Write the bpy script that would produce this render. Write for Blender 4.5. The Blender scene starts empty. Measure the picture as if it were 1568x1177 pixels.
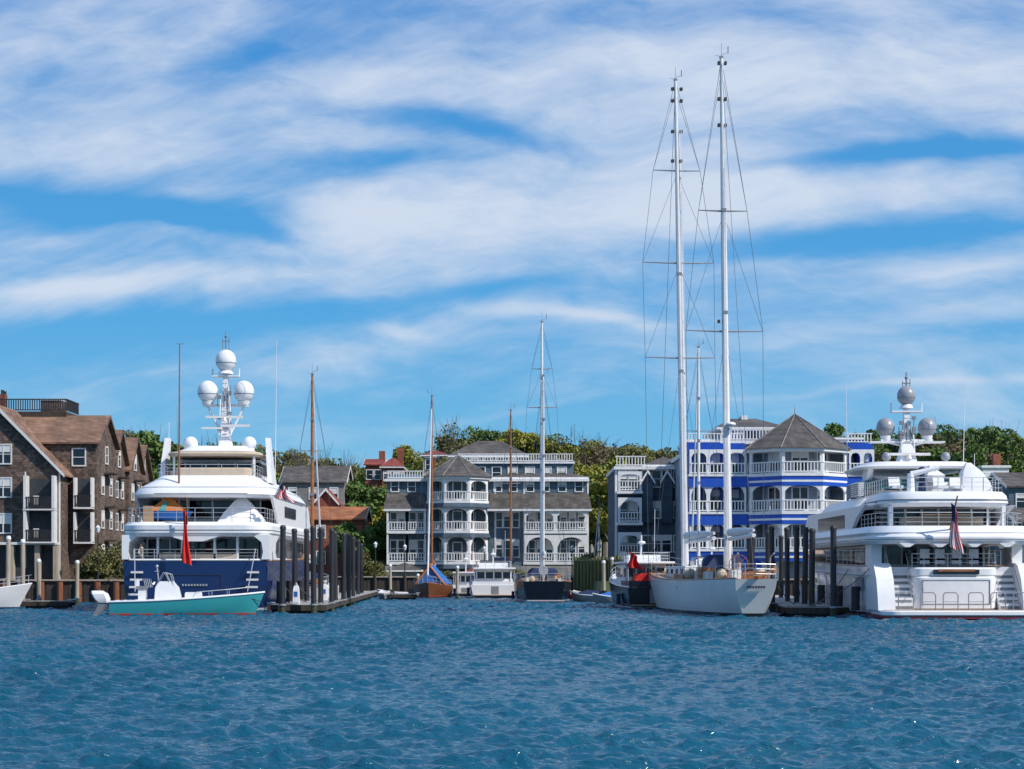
import bpy, bmesh, math, random
import numpy as np
from mathutils import Vector, Matrix
random.seed(7); RN=np.random.RandomState(11)
FL=2800.0; HX=784.0; HY=875.0; CH=2.5
def X(px,D): return (px-HX)*D/FL
def Z(py,D): return CH+(HY-py)*D/FL
scn=bpy.context.scene
# ------------------------------------------------------------------ materials
MC={}
def nodes(m):
    m.use_nodes=True; nt=m.node_tree; b=nt.nodes['Principled BSDF']; return nt,b
def mat(name,col,rough=.6,metal=0,var=.12,scale=2.0,bump=0.0,streak=False):
    if name in MC: return MC[name]
    m=bpy.data.materials.new(name); nt,b=nodes(m)
    b.inputs['Roughness'].default_value=rough; b.inputs['Metallic'].default_value=metal
    tc=nt.nodes.new('ShaderNodeTexCoord'); n=nt.nodes.new('ShaderNodeTexNoise')
    n.inputs['Scale'].default_value=scale; n.inputs['Detail'].default_value=5; n.inputs['Roughness'].default_value=.65
    mp=nt.nodes.new('ShaderNodeMapping')
    if streak: mp.inputs['Scale'].default_value=(2.5,2.5,.25)
    nt.links.new(tc.outputs['Object'],mp.inputs[0]); nt.links.new(mp.outputs[0],n.inputs['Vector'])
    r=nt.nodes.new('ShaderNodeValToRGB'); e=r.color_ramp.elements
    e[0].position=.3; e[1].position=.7
    e[0].color=[max(0,c*(1-var)) for c in col]+[1]; e[1].color=[min(1,c*(1+var)) for c in col]+[1]
    nt.links.new(n.outputs[0],r.inputs[0]); nt.links.new(r.outputs[0],b.inputs['Base Color'])
    if bump:
        bp=nt.nodes.new('ShaderNodeBump'); bp.inputs['Strength'].default_value=bump; bp.inputs['Distance'].default_value=.05
        n2=nt.nodes.new('ShaderNodeTexNoise'); n2.inputs['Scale'].default_value=scale*6; nt.links.new(tc.outputs['Object'],n2.inputs['Vector'])
        nt.links.new(n2.outputs[0],bp.inputs['Height']); nt.links.new(bp.outputs[0],b.inputs['Normal'])
    MC[name]=m; return m
def shingle(name,col,bw=.35,bh=.18,var=.35,horiz=True):
    """courses of shingles/clapboards: brick texture driven by object coords (x+y, z)"""
    if name in MC: return MC[name]
    m=bpy.data.materials.new(name); nt,b=nodes(m); b.inputs['Roughness'].default_value=.85
    tc=nt.nodes.new('ShaderNodeTexCoord'); s=nt.nodes.new('ShaderNodeSeparateXYZ'); nt.links.new(tc.outputs['Object'],s.inputs[0])
    a=nt.nodes.new('ShaderNodeMath'); a.operation='ADD'; nt.links.new(s.outputs[0],a.inputs[0]); nt.links.new(s.outputs[1],a.inputs[1])
    c=nt.nodes.new('ShaderNodeCombineXYZ'); nt.links.new(a.outputs[0],c.inputs[0]); nt.links.new(s.outputs[2],c.inputs[1])
    br=nt.nodes.new('ShaderNodeTexBrick'); br.inputs['Scale'].default_value=1; br.inputs['Brick Width'].default_value=bw; br.inputs['Row Height'].default_value=bh
    br.inputs['Mortar Size'].default_value=.012; br.inputs['Mortar'].default_value=[x*.45 for x in col]+[1]
    br.inputs['Color1'].default_value=[x*(1-var) for x in col]+[1]; br.inputs['Color2'].default_value=[min(1,x*(1+var)) for x in col]+[1]
    nt.links.new(c.outputs[0],br.inputs['Vector'])
    n=nt.nodes.new('ShaderNodeTexNoise'); n.inputs['Scale'].default_value=.6; n.inputs['Detail'].default_value=6; nt.links.new(tc.outputs['Object'],n.inputs['Vector'])
    r=nt.nodes.new('ShaderNodeValToRGB'); r.color_ramp.elements[0].color=(.6,.6,.6,1); r.color_ramp.elements[1].color=(1.28,1.25,1.2,1)
    r.color_ramp.elements[0].position=.3; r.color_ramp.elements[1].position=.7; nt.links.new(n.outputs[0],r.inputs[0])
    mx=nt.nodes.new('ShaderNodeMix'); mx.data_type='RGBA'; mx.blend_type='MULTIPLY'; mx.inputs[0].default_value=1
    nt.links.new(br.outputs[0],mx.inputs[6]); nt.links.new(r.outputs[0],mx.inputs[7]); nt.links.new(mx.outputs[2],b.inputs['Base Color'])
    MC[name]=m; return m
def zband(name,bands,rough=.25,coat=0.0):
    """bands: [(zmin,colour)...] paint bands of a hull, local z"""
    if name in MC: return MC[name]
    m=bpy.data.materials.new(name); nt,b=nodes(m); b.inputs['Roughness'].default_value=rough; b.inputs['Coat Weight'].default_value=coat
    tc=nt.nodes.new('ShaderNodeTexCoord'); s=nt.nodes.new('ShaderNodeSeparateXYZ'); nt.links.new(tc.outputs['Object'],s.inputs[0])
    mr=nt.nodes.new('ShaderNodeMapRange'); mr.inputs[1].default_value=-2; mr.inputs[2].default_value=6; nt.links.new(s.outputs[2],mr.inputs[0])
    r=nt.nodes.new('ShaderNodeValToRGB'); r.color_ramp.interpolation='CONSTANT'; e=r.color_ramp.elements
    while len(e)<len(bands): e.new(.5)
    for i,(z,c) in enumerate(bands):
        e[i].position=0 if i==0 else (z+2)/8; e[i].color=list(c)+[1]
    nt.links.new(mr.outputs[0],r.inputs[0])
    n=nt.nodes.new('ShaderNodeTexNoise'); n.inputs['Scale'].default_value=.8; n.inputs['Detail'].default_value=6; nt.links.new(tc.outputs['Object'],n.inputs['Vector'])
    r2=nt.nodes.new('ShaderNodeValToRGB'); r2.color_ramp.elements[0].color=(.82,.82,.82,1); r2.color_ramp.elements[1].color=(1.08,1.08,1.08,1)
    nt.links.new(n.outputs[0],r2.inputs[0])
    mx=nt.nodes.new('ShaderNodeMix'); mx.data_type='RGBA'; mx.blend_type='MULTIPLY'; mx.inputs[0].default_value=1
    nt.links.new(r.outputs[0],mx.inputs[6]); nt.links.new(r2.outputs[0],mx.inputs[7]); nt.links.new(mx.outputs[2],b.inputs['Base Color'])
    MC[name]=m; return m
WHITE=mat('white_gelcoat',(.78,.78,.79),.3,var=.05)
OFFW=mat('offwhite_paint',(.68,.67,.65),.5,var=.08)
TRIM=mat('white_trim_paint',(.74,.74,.74),.55,var=.09)
GLASS=mat('dark_glass',(.012,.017,.025),.08,var=.4)
BLACKR=mat('black_rubber',(.022,.022,.025),.6,var=.3,scale=3)
PILE=mat('piling_sleeve',(.022,.022,.027),.5,var=.45,scale=2,streak=True)
STEEL=mat('stainless_steel',(.50,.51,.53),.42,.5,var=.1)
ALU=mat('white_mast_paint',(.72,.72,.72),.35,var=.08)
ALUG=mat('grey_aluminium',(.34,.35,.37),.4,.3,var=.1)
WIRE=mat('rigging_wire',(.09,.10,.12),.5,.3)
TEAK=mat('teak_deck',(.34,.22,.13),.6,var=.2,scale=4)
VARN=mat('varnished_wood',(.30,.12,.045),.3,var=.3,scale=3)
BEIGE=mat('beige_canvas',(.50,.41,.31),.9,var=.1)
TARP=mat('white_canvas',(.72,.72,.74),.8,var=.08,bump=.4)
RED=mat('red_cloth',(.60,.02,.015),.8,var=.2)
BLUEC=mat('blue_canvas',(.01,.13,.44),.8,var=.2)
NAVY=mat('navy_canvas',(.015,.03,.09),.8,var=.2)
ORNG=mat('orange_canvas',(.50,.16,.03),.8,var=.2)
GREYP=mat('grey_plastic',(.20,.21,.23),.5,var=.15)
DOMEG=mat('radome_grey',(.28,.29,.32),.35,var=.06)
DOMEW=mat('radome_white',(.74,.75,.77),.3,var=.05)
CONC=mat('dock_concrete',(.33,.32,.30),.9,var=.25,scale=1.2,bump=.3)
DKWOOD=mat('dark_timber',(.05,.038,.03),.9,var=.4,streak=True)
TANP=mat('weathered_post',(.38,.32,.25),.9,var=.3,streak=True)
ROPE=mat('mooring_rope',(.12,.11,.10),.9)
# ------------------------------------------------------------------ mesh toolkit
class Part:
    def __init__(s,name,mt): s.name=name; s.mat=mt; s.v=[]; s.f=[]
    def add(s,vs,fs):
        o=len(s.v); s.v.extend([tuple(v) for v in vs]); s.f.extend([tuple(i+o for i in f) for f in fs])
    def box(s,x0,x1,y0,y1,z0,z1):
        s.add([(x0,y0,z0),(x1,y0,z0),(x1,y1,z0),(x0,y1,z0),(x0,y0,z1),(x1,y0,z1),(x1,y1,z1),(x0,y1,z1)],
              [(0,3,2,1),(4,5,6,7),(0,1,5,4),(1,2,6,5),(2,3,7,6),(3,0,4,7)]); return s
    def fbox(s,F,u0,u1,n0,n1,z0,z1):
        o,u=F; n=(u[1],-u[0])
        P=lambda a,b,z:(o[0]+u[0]*a+n[0]*b,o[1]+u[1]*a+n[1]*b,z)
        s.add([P(u0,n1,z0),P(u1,n1,z0),P(u1,n0,z0),P(u0,n0,z0),P(u0,n1,z1),P(u1,n1,z1),P(u1,n0,z1),P(u0,n0,z1)],
              [(0,3,2,1),(4,5,6,7),(0,1,5,4),(1,2,6,5),(2,3,7,6),(3,0,4,7)]); return s
    def loft(s,rings,cap=True):
        n=len(rings[0]); vs=[p for r in rings for p in r]; fs=[]
        for k in range(len(rings)-1):
            for i in range(n):
                j=(i+1)%n; fs.append((k*n+i,k*n+j,(k+1)*n+j,(k+1)*n+i))
        if cap: fs.append(tuple(range(n-1,-1,-1))); fs.append(tuple((len(rings)-1)*n+i for i in range(n)))
        s.add(vs,fs); return s
    def cyl(s,p0,p1,r0,r1=None,n=8):
        r1=r0 if r1 is None else r1
        p0=Vector(p0);p1=Vector(p1);d=(p1-p0)
        if d.length<1e-6: return s
        d.normalize(); a=d.orthogonal().normalized(); b=d.cross(a)
        R=[]
        for p,r in((p0,r0),(p1,r1)):
            R.append([tuple(p+a*math.cos(2*math.pi*i/n)*r+b*math.sin(2*math.pi*i/n)*r) for i in range(n)])
        return s.loft(R)
    def tube(s,pts,r,n=6):
        for a,b in zip(pts[:-1],pts[1:]): s.cyl(a,b,r,r,n)
        return s
    def sph(s,c,r,n=16,m=10,sx=1,sy=1,sz=1,t0=0.02):
        rings=[]
        for k in range(m+1):
            t=math.pi*(t0+(1-t0*2)*k/m)
            rings.append([(c[0]+r*sx*math.sin(t)*math.cos(2*math.pi*i/n),c[1]+r*sy*math.sin(t)*math.sin(2*math.pi*i/n),c[2]-r*sz*math.cos(t)) for i in range(n)])
        return s.loft(rings)
    def poly(s,pts): s.add(pts,[tuple(range(len(pts)))]); return s
    def slab(s,out,z0,z1,b=.0,top=0.0,ztilt=None):
        """outline extruded with softened edges; top = extra inward offset of the top ring"""
        if b>0:
            R=[(offs(out,-b),z0),(out,z0+b),(offs(out,-top),z1-b),(offs(out,-top-b),z1)]
        else: R=[(out,z0),(offs(out,-top) if top else out,z1)]
        zt=ztilt or (lambda x,y:0)
        return s.loft([[(x,y,z+zt(x,y)) for x,y in o] for o,z in R])
def offs(o,d):
    n=len(o); r=[]
    for i in range(n):
        a=o[i-1]; b=o[i]; c=o[(i+1)%n]
        e1=(b[0]-a[0],b[1]-a[1]); e2=(c[0]-b[0],c[1]-b[1])
        l1=math.hypot(*e1) or 1; l2=math.hypot(*e2) or 1
        nx=e1[1]/l1+e2[1]/l2; ny=-e1[0]/l1-e2[0]/l2; l=math.hypot(nx,ny) or 1
        r.append((b[0]+nx/l*d,b[1]+ny/l*d))
    return r
class Grp:
    def __init__(s,name,loc=(0,0,0),rot=0):
        e=bpy.data.objects.new(name,None); e.empty_display_size=.5; e.location=loc; e.rotation_euler=(0,0,rot)
        scn.collection.objects.link(e); s.e=e; s.parts={}
    def p(s,name,mt):
        if name not in s.parts: s.parts[name]=Part(name,mt)
        return s.parts[name]
    def done(s):
        for p in s.parts.values():
            if not p.v: continue
            me=bpy.data.meshes.new(p.name); me.from_pydata(p.v,[],p.f); 
            bm=bmesh.new(); bm.from_mesh(me); bmesh.ops.recalc_face_normals(bm,faces=bm.faces); bm.to_mesh(me); bm.free()
            for q in me.polygons: q.use_smooth=True
            me.set_sharp_from_angle(angle=.6)
            me.materials.append(p.mat); o=bpy.data.objects.new(p.name,me); scn.collection.objects.link(o); o.parent=s.e
        return s
def catmull(st,sub=4):
    st=[list(a) for a in st]; out=[]
    for i in range(len(st)-1):
        p0=st[max(i-1,0)];p1=st[i];p2=st[i+1];p3=st[min(i+2,len(st)-1)]
        for k in range(sub):
            t=k/sub
            out.append([.5*((2*b)+(-a+c)*t+(2*a-5*b+4*c-d)*t*t+(-a+3*b-3*c+d)*t**3) for a,b,c,d in zip(p0,p1,p2,p3)])
    out.append(st[-1]); return out
def hull(g,st,hm,dm,sub=4,deck=True,name='hull'):
    """stations (y, deck half beam, waterline half beam, deck z, keel z, rake)"""
    S=catmull(st,sub); rings=[]
    for y,bd,bw,zd,zk,rk in S:
        bd=max(bd,.03);bw=max(bw,.02)
        pr=[(0,zk),(bw*.72,zk*.62),(bw,0),(bw+(bd-bw)*.55,zd*.4),(bw+(bd-bw)*.9,zd*.75),(bd,zd)]
        R=[(x,y+rk*(z/zd),z) for x,z in pr]; L=[(-x,yy,z) for x,yy,z in R[:0:-1]]
        rings.append(R+L)
    g.p(name,hm).loft(rings)
    if deck:
        vs=[];fs=[]
        for y,bd,bw,zd,zk,rk in S: vs+=[(-max(bd-.12,.01),y+rk,zd+.012),(max(bd-.12,.01),y+rk,zd+.012)]
        for i in range(len(S)-1): fs.append((2*i,2*i+1,2*i+3,2*i+2))
        g.p('deck',dm).add(vs,fs)
        for sg in(-1,1):
            g.p('toe_rail',VARN if dm is TEAK else WHITE).tube([(sg*max(bd-.04,0),y+rk,zd+.04) for y,bd,bw,zd,zk,rk in S],.05,5)
    return S
def lifeline(g,S,z,i0,i1,mt=STEEL,name='lifelines',r=.014,step=2):
    for sg in(-1,1):
        P=[(sg*max(a[1]-.12,.02),a[0]+a[5],a[3]) for a in S[i0:i1]]
        for k in(1,.5): g.p(name,mt).tube([(p[0],p[1],p[2]+z*k) for p in P],r,4)
        for p in P[::step]: g.p(name,mt).cyl(p,(p[0],p[1],p[2]+z),r*1.3,n=5)
def rail(g,pts,h,mt=STEEL,name='railing',r=.02,n=3,sp=1.2):
    P=g.p(name,mt)
    for k in range(n): P.tube([(a,b,c+h*(k+1)/n) for a,b,c in pts],r if k==n-1 else r*.6,5)
    for a,b in zip(pts[:-1],pts[1:]):
        L=math.dist(a,b); m=max(1,int(L/sp))
        for i in range(m+1):
            q=[a[j]+(b[j]-a[j])*i/m for j in range(3)]; P.cyl(q,(q[0],q[1],q[2]+h),r,n=5)
def outline(hw,y0,y1,rs=1.0,bow=6,n=5):
    R=[]
    for i in range(n+1):
        a=math.pi/2*i/n; R.append((hw-rs+rs*math.sin(a),y0+rs-rs*math.cos(a)))
    for i in range(n+1):
        a=math.pi/2*i/n; R.append((max(hw*math.cos(a),.08),y1-bow+bow*math.sin(a)))
    return R+[(-x,y) for x,y in R[::-1]]
def flag(g,p,w,h,name='flag',us=False,dx=.25):
    """flag drooping from a staff; hangs down from p"""
    n=13;m=10
    def pt(u,v): # u across folds 0..1, v down 0..1
        return (p[0]+u*w*(.55+.45*v)+.12*w*math.sin(v*5+u*3), p[1]+.16*w*math.sin(u*11+v*2), p[2]-v*h-u*h*dx*(1-v*.3))
    for i in range(n):
        for j in range(m):
            if not us: q=g.p(name,RED)
            elif i<6 and j<4: q=g.p(name+'_canton',NAVY)
            else: q=g.p(name+'_red_stripes',RED) if i%2==0 else g.p(name+'_white_stripes',TARP)
            q.poly([pt(i/n,j/m),pt((i+1)/n,j/m),pt((i+1)/n,(j+1)/m),pt(i/n,(j+1)/m)])
def line(g,a,b,sag=.4,r=.022,name='mooring_lines'):
    P=[]
    for i in range(9):
        t=i/8; P.append((a[0]+(b[0]-a[0])*t,a[1]+(b[1]-a[1])*t,a[2]+(b[2]-a[2])*t-sag*4*t*(1-t)))
    g.p(name,ROPE).tube(P,r,4)
# ------------------------------------------------------------------ motor yacht, navy hull
def window_band(g,name,out,z0,z1,mul_y=None,nm=0,hw=0,y=0):
    g.p(name,GLASS).slab(offs(out,.03),z0,z1)
    for i in range(nm):
        x=-hw+2*hw*i/(nm-1); g.p(name+'_mullions',WHITE).box(x-.06,x+.06,y-.09,y+.02,z0-.02,z1+.02)
def radar_mast(g,y,zb,side_z,top_z,r,arm,dome,ztip):
    M=g.p('radar_mast',WHITE)
    M.loft([[(a*w,y+b*w*1.3,z) for a,b in((-1,-1),(1,-1),(1,1),(-1,1))] for z,w in((zb,.55),(zb+1.3,.28),(side_z-.3,.2),(top_z-r-.15,.15))])
    M.box(-arm-.3,arm+.3,y-.22,y+.22,side_z-r-.32,side_z-r-.16)
    M.box(-.9,.9,y-.3,y+.3,(side_z+top_z)/2-.05,(side_z+top_z)/2+.03)
    M.cyl((0,y,top_z-r-.2),(0,y,top_z-r),r*.75,r*.6,12)
    for sx in(-1,1):
        M.cyl((sx*.2,y,zb+1.2),(sx*arm,y,side_z-r-.3),.07)
        M.cyl((sx*.45,y-.4,zb+.2),(sx*.3,y-.4,side_z-.2),.045)
        M.cyl((sx*arm,y,side_z-r-.2),(sx*arm,y,side_z-r+.05),r*.5,r*.62,12)
        M.cyl((sx*.9,y,(side_z+top_z)/2),(sx*.9,y,(side_z+top_z)/2+.5),.05)
    D=g.p('radomes',dome)
    for c in((-arm,y,side_z),(arm,y,side_z),(0,y,top_z)):
        D.sph(c,r,20,12,sz=1.08); g.p('radome_seams',GREYP).cyl((c[0],c[1],c[2]-.28*r),(c[0],c[1],c[2]-.22*r),r*.985,r*1.0,20)
    S=g.p('radar_scanners',OFFW)
    S.box(-1.25,1.25,y-.75,y-.6,side_z-r-1.15,side_z-r-1.0); S.cyl((0,y-.65,side_z-r-1.35),(0,y-.65,side_z-r-1.1),.2,.15)
    S.box(-.2,1.75,y-.95,y-.8,side_z-r-1.75,side_z-r-1.6); S.box(-1.5,-.1,y-.95,y-.8,side_z-r-1.9,side_z-r-1.78)
    A=g.p('antennas',GREYP)
    A.cyl((0,y,top_z+r),(0,y,ztip),.05,.03,6); A.box(-.25,.25,y-.03,y+.03,ztip-.7,ztip-.64)
    A.sph((.0,y,ztip-.35),.1,8,6); A.cyl((.22,y,top_z+r*.6),(.22,y,ztip-.4),.025,n=5); A.cyl((-.22,y,top_z+r*.6),(-.22,y,ztip-.55),.025,n=5)
    for i in range(5): A.cyl((-.5+.22*i,y-.32,side_z-r-.3),(-.5+.22*i,y-.32,side_z+.1*i),.03,n=5)
    for z in np.arange(zb+1.4,top_z-r-.4,.34): A.box(-.16,.16,y-.42,y-.38,z,z+.03)
    for k,z in enumerate((zb+1.6,zb+2.4,side_z-.5)): A.box(-.5,-.25,y-.55,y-.35,z,z+.22); A.box(.25,.45,y-.55,y-.35,z+.3,z+.5)

g=Grp('motor_yacht',(-19.4,112,0))
NAVYH=zband('navy_hull_paint',[(-2,(.25,.03,.02)),(.12,(.6,.6,.6)),(.28,(.007,.027,.11))],.2,.0)
S=hull(g,[(0,4.45,4.1,3.15,-1,0),(8,4.65,4.4,3.2,-1.6,0),(20,4.6,4.1,3.4,-1.8,0),(31,3.2,2.4,3.9,-1.6,.8),(38,.9,.5,4.5,-1,2.5),(41,.05,.03,4.8,-.3,3.5)],NAVYH,TEAK)
g.p('swim_platform',GREYP).slab(outline(3.9,-1.7,1,.5,.8),.35,.55,.03)
g.p('transom_seams',NAVY).box(-1.6,1.6,-.05,.02,1.0,1.04).box(-1.6,1.6,-.05,.02,2.3,2.34).box(-1.62,-1.58,-.05,.02,1.0,2.34).box(1.58,1.62,-.05,.02,1.0,2.34)
for k in range(9): g.p('transom_name',STEEL).box(-.8+.18*k,-.7+.18*k,-.07,-.02,1.62,1.74)
g.p('bulwark_cap',WHITE).slab(outline(4.5,-.05,34,1.0,12),3.15,3.28,.05)
for sx in(-1,1):
    W=g.p('stern_wings',WHITE)
    W.loft([[(sx*4.5,0,z),(sx*(4.5-w),0,z),(sx*(4.5-w),l,z),(sx*4.5,l,z)] for z,w,l in((3.25,.45,4),(3.7,.35,3.2),(4.3,.45,3.5),(4.75,1.0,5))])
    g.p('stern_stair_rail',STEEL).tube([(sx*3.4,-1.4,1.3),(sx*3.7,-.1,3.9)],.03)
    for k in range(5): g.p('stern_steps',OFFW).box(*sorted((sx*3.2,sx*3.9)),-1.3+.26*k,-1.0+.26*k,.6+.45*k,.72+.45*k)
ho=outline(3.95,3.4,31,.6,9)
g.p('main_deck_house',WHITE).slab(ho,3.2,4.7)
window_band(g,'saloon_windows',ho,3.4,4.55,nm=6,hw=3.6,y=3.4)
for x in(-2.4,-.9,1.1,2.5): g.p('cockpit_columns',WHITE).box(x-.07,x+.07,.5,.64,3.2,4.7)
g.p('cockpit_table',TEAK).box(-1.6,1.6,1.6,2.6,3.85,3.95); g.p('cockpit_sofa',BEIGE).box(-2.4,2.4,.5,1.1,3.29,3.6)
rail(g,[(-3.8,.12,3.26),(3.8,.12,3.26)],.6)
g.p('upper_deck',WHITE).slab(outline(4.6,-.35,33,1.6,12),4.65,5.55,.22)
g.p('upper_deck_stripe',GREYP).slab(outline(4.62,-.37,33,1.6,12),5.02,5.07)
g.p('fairing',WHITE).loft([[(a*w,b,z) for a,b in((-1,-.3),(1,-.3),(1,3),(-1,3))] for z,w in((4.35,.5),(4.66,1.5))])
rail(g,[(-4.2,5,5.55),(-4.2,.5,5.55),(-3.4,-.1,5.55),(3.4,-.1,5.55),(4.2,.5,5.55),(4.2,5,5.55)],.85,sp=1.0)
uo=outline(3.5,6.5,27,.7,7)
g.p('upper_house',WHITE).slab(uo,5.55,7.3); window_band(g,'upper_windows',uo,5.95,7.1,nm=5,hw=3.1,y=6.5)
for sx in(-1,1): # swept side screens
    g.p('side_screens',WHITE).loft([[(sx*4.35,y0,z),(sx*4.2,y0,z),(sx*4.2,y1,z),(sx*4.35,y1,z)] for z,y0,y1 in((5.5,6,25),(6.3,4.6,24),(7.2,3.0,23))])
    g.p('side_screen_glass',GLASS).box(*sorted((sx*4.3,sx*4.4)),9,15,6.1,6.8)
g.p('bridge_deck',WHITE).slab(outline(4.55,2.0,28,2.2,9),7.15,7.75,.2,top=.1).slab(outline(4.2,2.6,27,2.0,8),7.7,8.6,.15,top=1.1)
g.p('bridge_deck_grille',GREYP).box(-2.9,2.9,1.95,2.05,7.33,7.39)
rail(g,[(-3.0,9,8.6),(-3.0,3.9,8.6),(3.0,3.9,8.6),(3.0,9,8.6)],.7,sp=.9)
so=outline(2.7,9,18,.5,5)
g.p('sundeck_seating',BEIGE).slab(outline(2.5,6.5,9,.5,1),8.6,9.25,.1)
g.p('sundeck_house',WHITE).slab(so,8.6,9.9); window_band(g,'sundeck_windows',so,8.95,9.7,nm=5,hw=2.2,y=9)
g.p('hardtop',BEIGE).slab(outline(3.05,6.2,17,1.3,4),10.0,10.28,.1); g.p('hardtop_upper',WHITE).slab(outline(2.6,7.2,16,1.2,4),10.26,10.75,.12,top=.6)
for sx in(-1,1):
    for y in(7,10): g.p('hardtop_posts',WHITE).box(sx*2.6-.07,sx*2.6+.07,y,y+.25,8.6,10.05)
    g.p('arch_fins',WHITE).loft([[(sx*a,y0,z),(sx*(a-.28),y0,z),(sx*(a-.28),y1,z),(sx*a,y1,z)] for z,a,y0,y1 in((8.3,3.7,7.5,10),(9.6,3.6,7.8,9.4),(11.3,3.45,8.3,9.1))])
    g.p('small_satcom_domes',DOMEW).sph((sx*1.95,9.5,11.0),.48,14,8)
    g.p('dome_stands',WHITE).cyl((sx*1.95,9.5,10.3),(sx*1.95,9.5,10.7),.3,.36,10)
radar_mast(g,12,10.4,14.7,16.8,.7,1.22,DOMEW,18.8)
g.p('whip_antennas',TARP).cyl((3.6,10,8.6),(3.7,10,18.0),.035,.012,5).cyl((-3.6,14,8.6),(-3.7,14,14),.03,.012,5).cyl((-3.3,9,8.6),(-3.3,9,12.4),.03,.02,5)
g.p('tender_cover',TARP).loft([[(2.3+a*w,4+b*w*.9,z) for a,b in((-1,-1),(0,-1.15),(1,-1),(1.1,0),(1,1),(0,1.1),(-1,1),(-1.1,0))] for z,w in((5.6,1.4),(6.2,1.05),(6.9,.5),(7.35,.08))])
g.p('dinghy_hull',BLUEC).loft([[(-2.2+a*l*.62,3+b*w,z) for a,b in((-1,-.7),(0,-1),(.7,-.8),(1.15,0),(.7,.8),(0,1),(-1,.7))] for z,w,l in((5.75,.2,1.2),(6.0,.6,1.9),(6.3,.8,2.2))])
g.p('dinghy_cover',ORNG).loft([[(-2.2+a*w,3+b*w*.7,z) for a,b in((-1,-1),(0,-1.15),(1,-1),(1,1),(0,1.15),(-1,1))] for z,w in((6.3,1.15),(6.55,.85),(6.95,.4),(7.6,.06))])
g.p('dinghy_cover_panel',mat('teal_canvas',(.05,.28,.26),.8)).loft([[(-2.2+a*w,2.93+b*w*.7,z) for a,b in((-.4,-1.1),(.0,-1.2),(.0,0),(-.4,0))] for z,w in((6.3,1.16),(6.55,.86),(6.95,.42))])
g.p('dinghy_mast',VARN).cyl((-1.55,3,6.2),(-1.5,3,16.8),.075,.035,7); g.p('masthead_vane',GREYP).box(-1.75,-1.25,2.97,3.0,16.8,16.84)
g.p('rescue_tender',TEAK).box(-3.6,-3.0,2,2.4,5.6,6.6)
g.p('ensign_staff',VARN).cyl((-.45,-.2,5.2),(-.35,-1.0,7.0),.035); flag(g,(-.62,-.9,6.3),.5,3.2,'ensign',dx=.1)
for y in(6,9,12,15,18,21): g.p('portholes',GLASS).sph((4.5,y,1.9),.28,12,6,sx=.4)
for y in(3,8,14): g.p('fenders',BLACKR).cyl((4.85,y,.4),(4.85,y,1.9),.26,.26,10)
for k in range(4): g.p('vents',GREYP).box(4.6,4.66,4+.5*k,4.3+.5*k,3.4,4.4)
line(g,(4.2,.1,3.2),(7.0,-1.5,.65)); line(g,(-4.2,.1,3.2),(-8.5,6,.9)); line(g,(4.5,6,3.2),(7.3,2,.65))
g.p('side_flag_staff',STEEL).cyl((4.6,2,7.2),(5.3,1.4,8.4),.03); flag(g,(4.8,1.8,8.1),1.0,1.0,'courtesy_flag',True,.5)
g.done()
# ------------------------------------------------------------------ white motor yacht
g=Grp('motor_yacht',(23.2,95,0))
WH2=zband('white_hull_paint',[(-2,(.35,.03,.02)),(.1,(.30,.03,.03)),(.2,(.03,.03,.05)),(.3,(.74,.74,.78))],.15,.4)
S=hull(g,[(1.8,4.2,4.0,2.75,-1,0),(9,4.35,4.2,2.85,-1.6,0),(20,4.3,3.9,3.1,-1.8,0),(30,3.0,2.2,3.7,-1.6,.8),(36,.9,.5,4.2,-1,2.5),(38,.05,.03,4.5,-.3,3.5)],WH2,TEAK)
g.p('swim_platform',WHITE).slab(outline(4.15,-1.3,3,.9,1),.22,.5,.06); g.p('swim_platform_teak',TEAK).slab(outline(4.0,-1.15,2,.8,.5),.5,.512)
g.p('boot_stripe',mat('maroon',(.22,.03,.04),.4)).slab(outline(4.1,-1.22,3,.9,1),.08,.2)
g.p('transom_garage',WHITE).slab(outline(2.2,.5,2.6,.55,.5),.5,2.25,.08).slab(outline(2.25,.55,2.6,.6,.5),2.25,2.72,.08)
g.p('garage_door_seam',GREYP).box(-1.75,1.75,.47,.51,.8,.82).box(-1.75,1.75,.47,.51,2.05,2.07).box(-1.77,-1.75,.47,.51,.8,2.07).box(1.75,1.77,.47,.51,.8,2.07)
g.p('transom_window',GLASS).box(-1.2,1.2,.44,.52,2.36,2.6)
g.p('transom_badge',VARN).box(-.95,.95,.40,.47,2.5,2.62)
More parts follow.
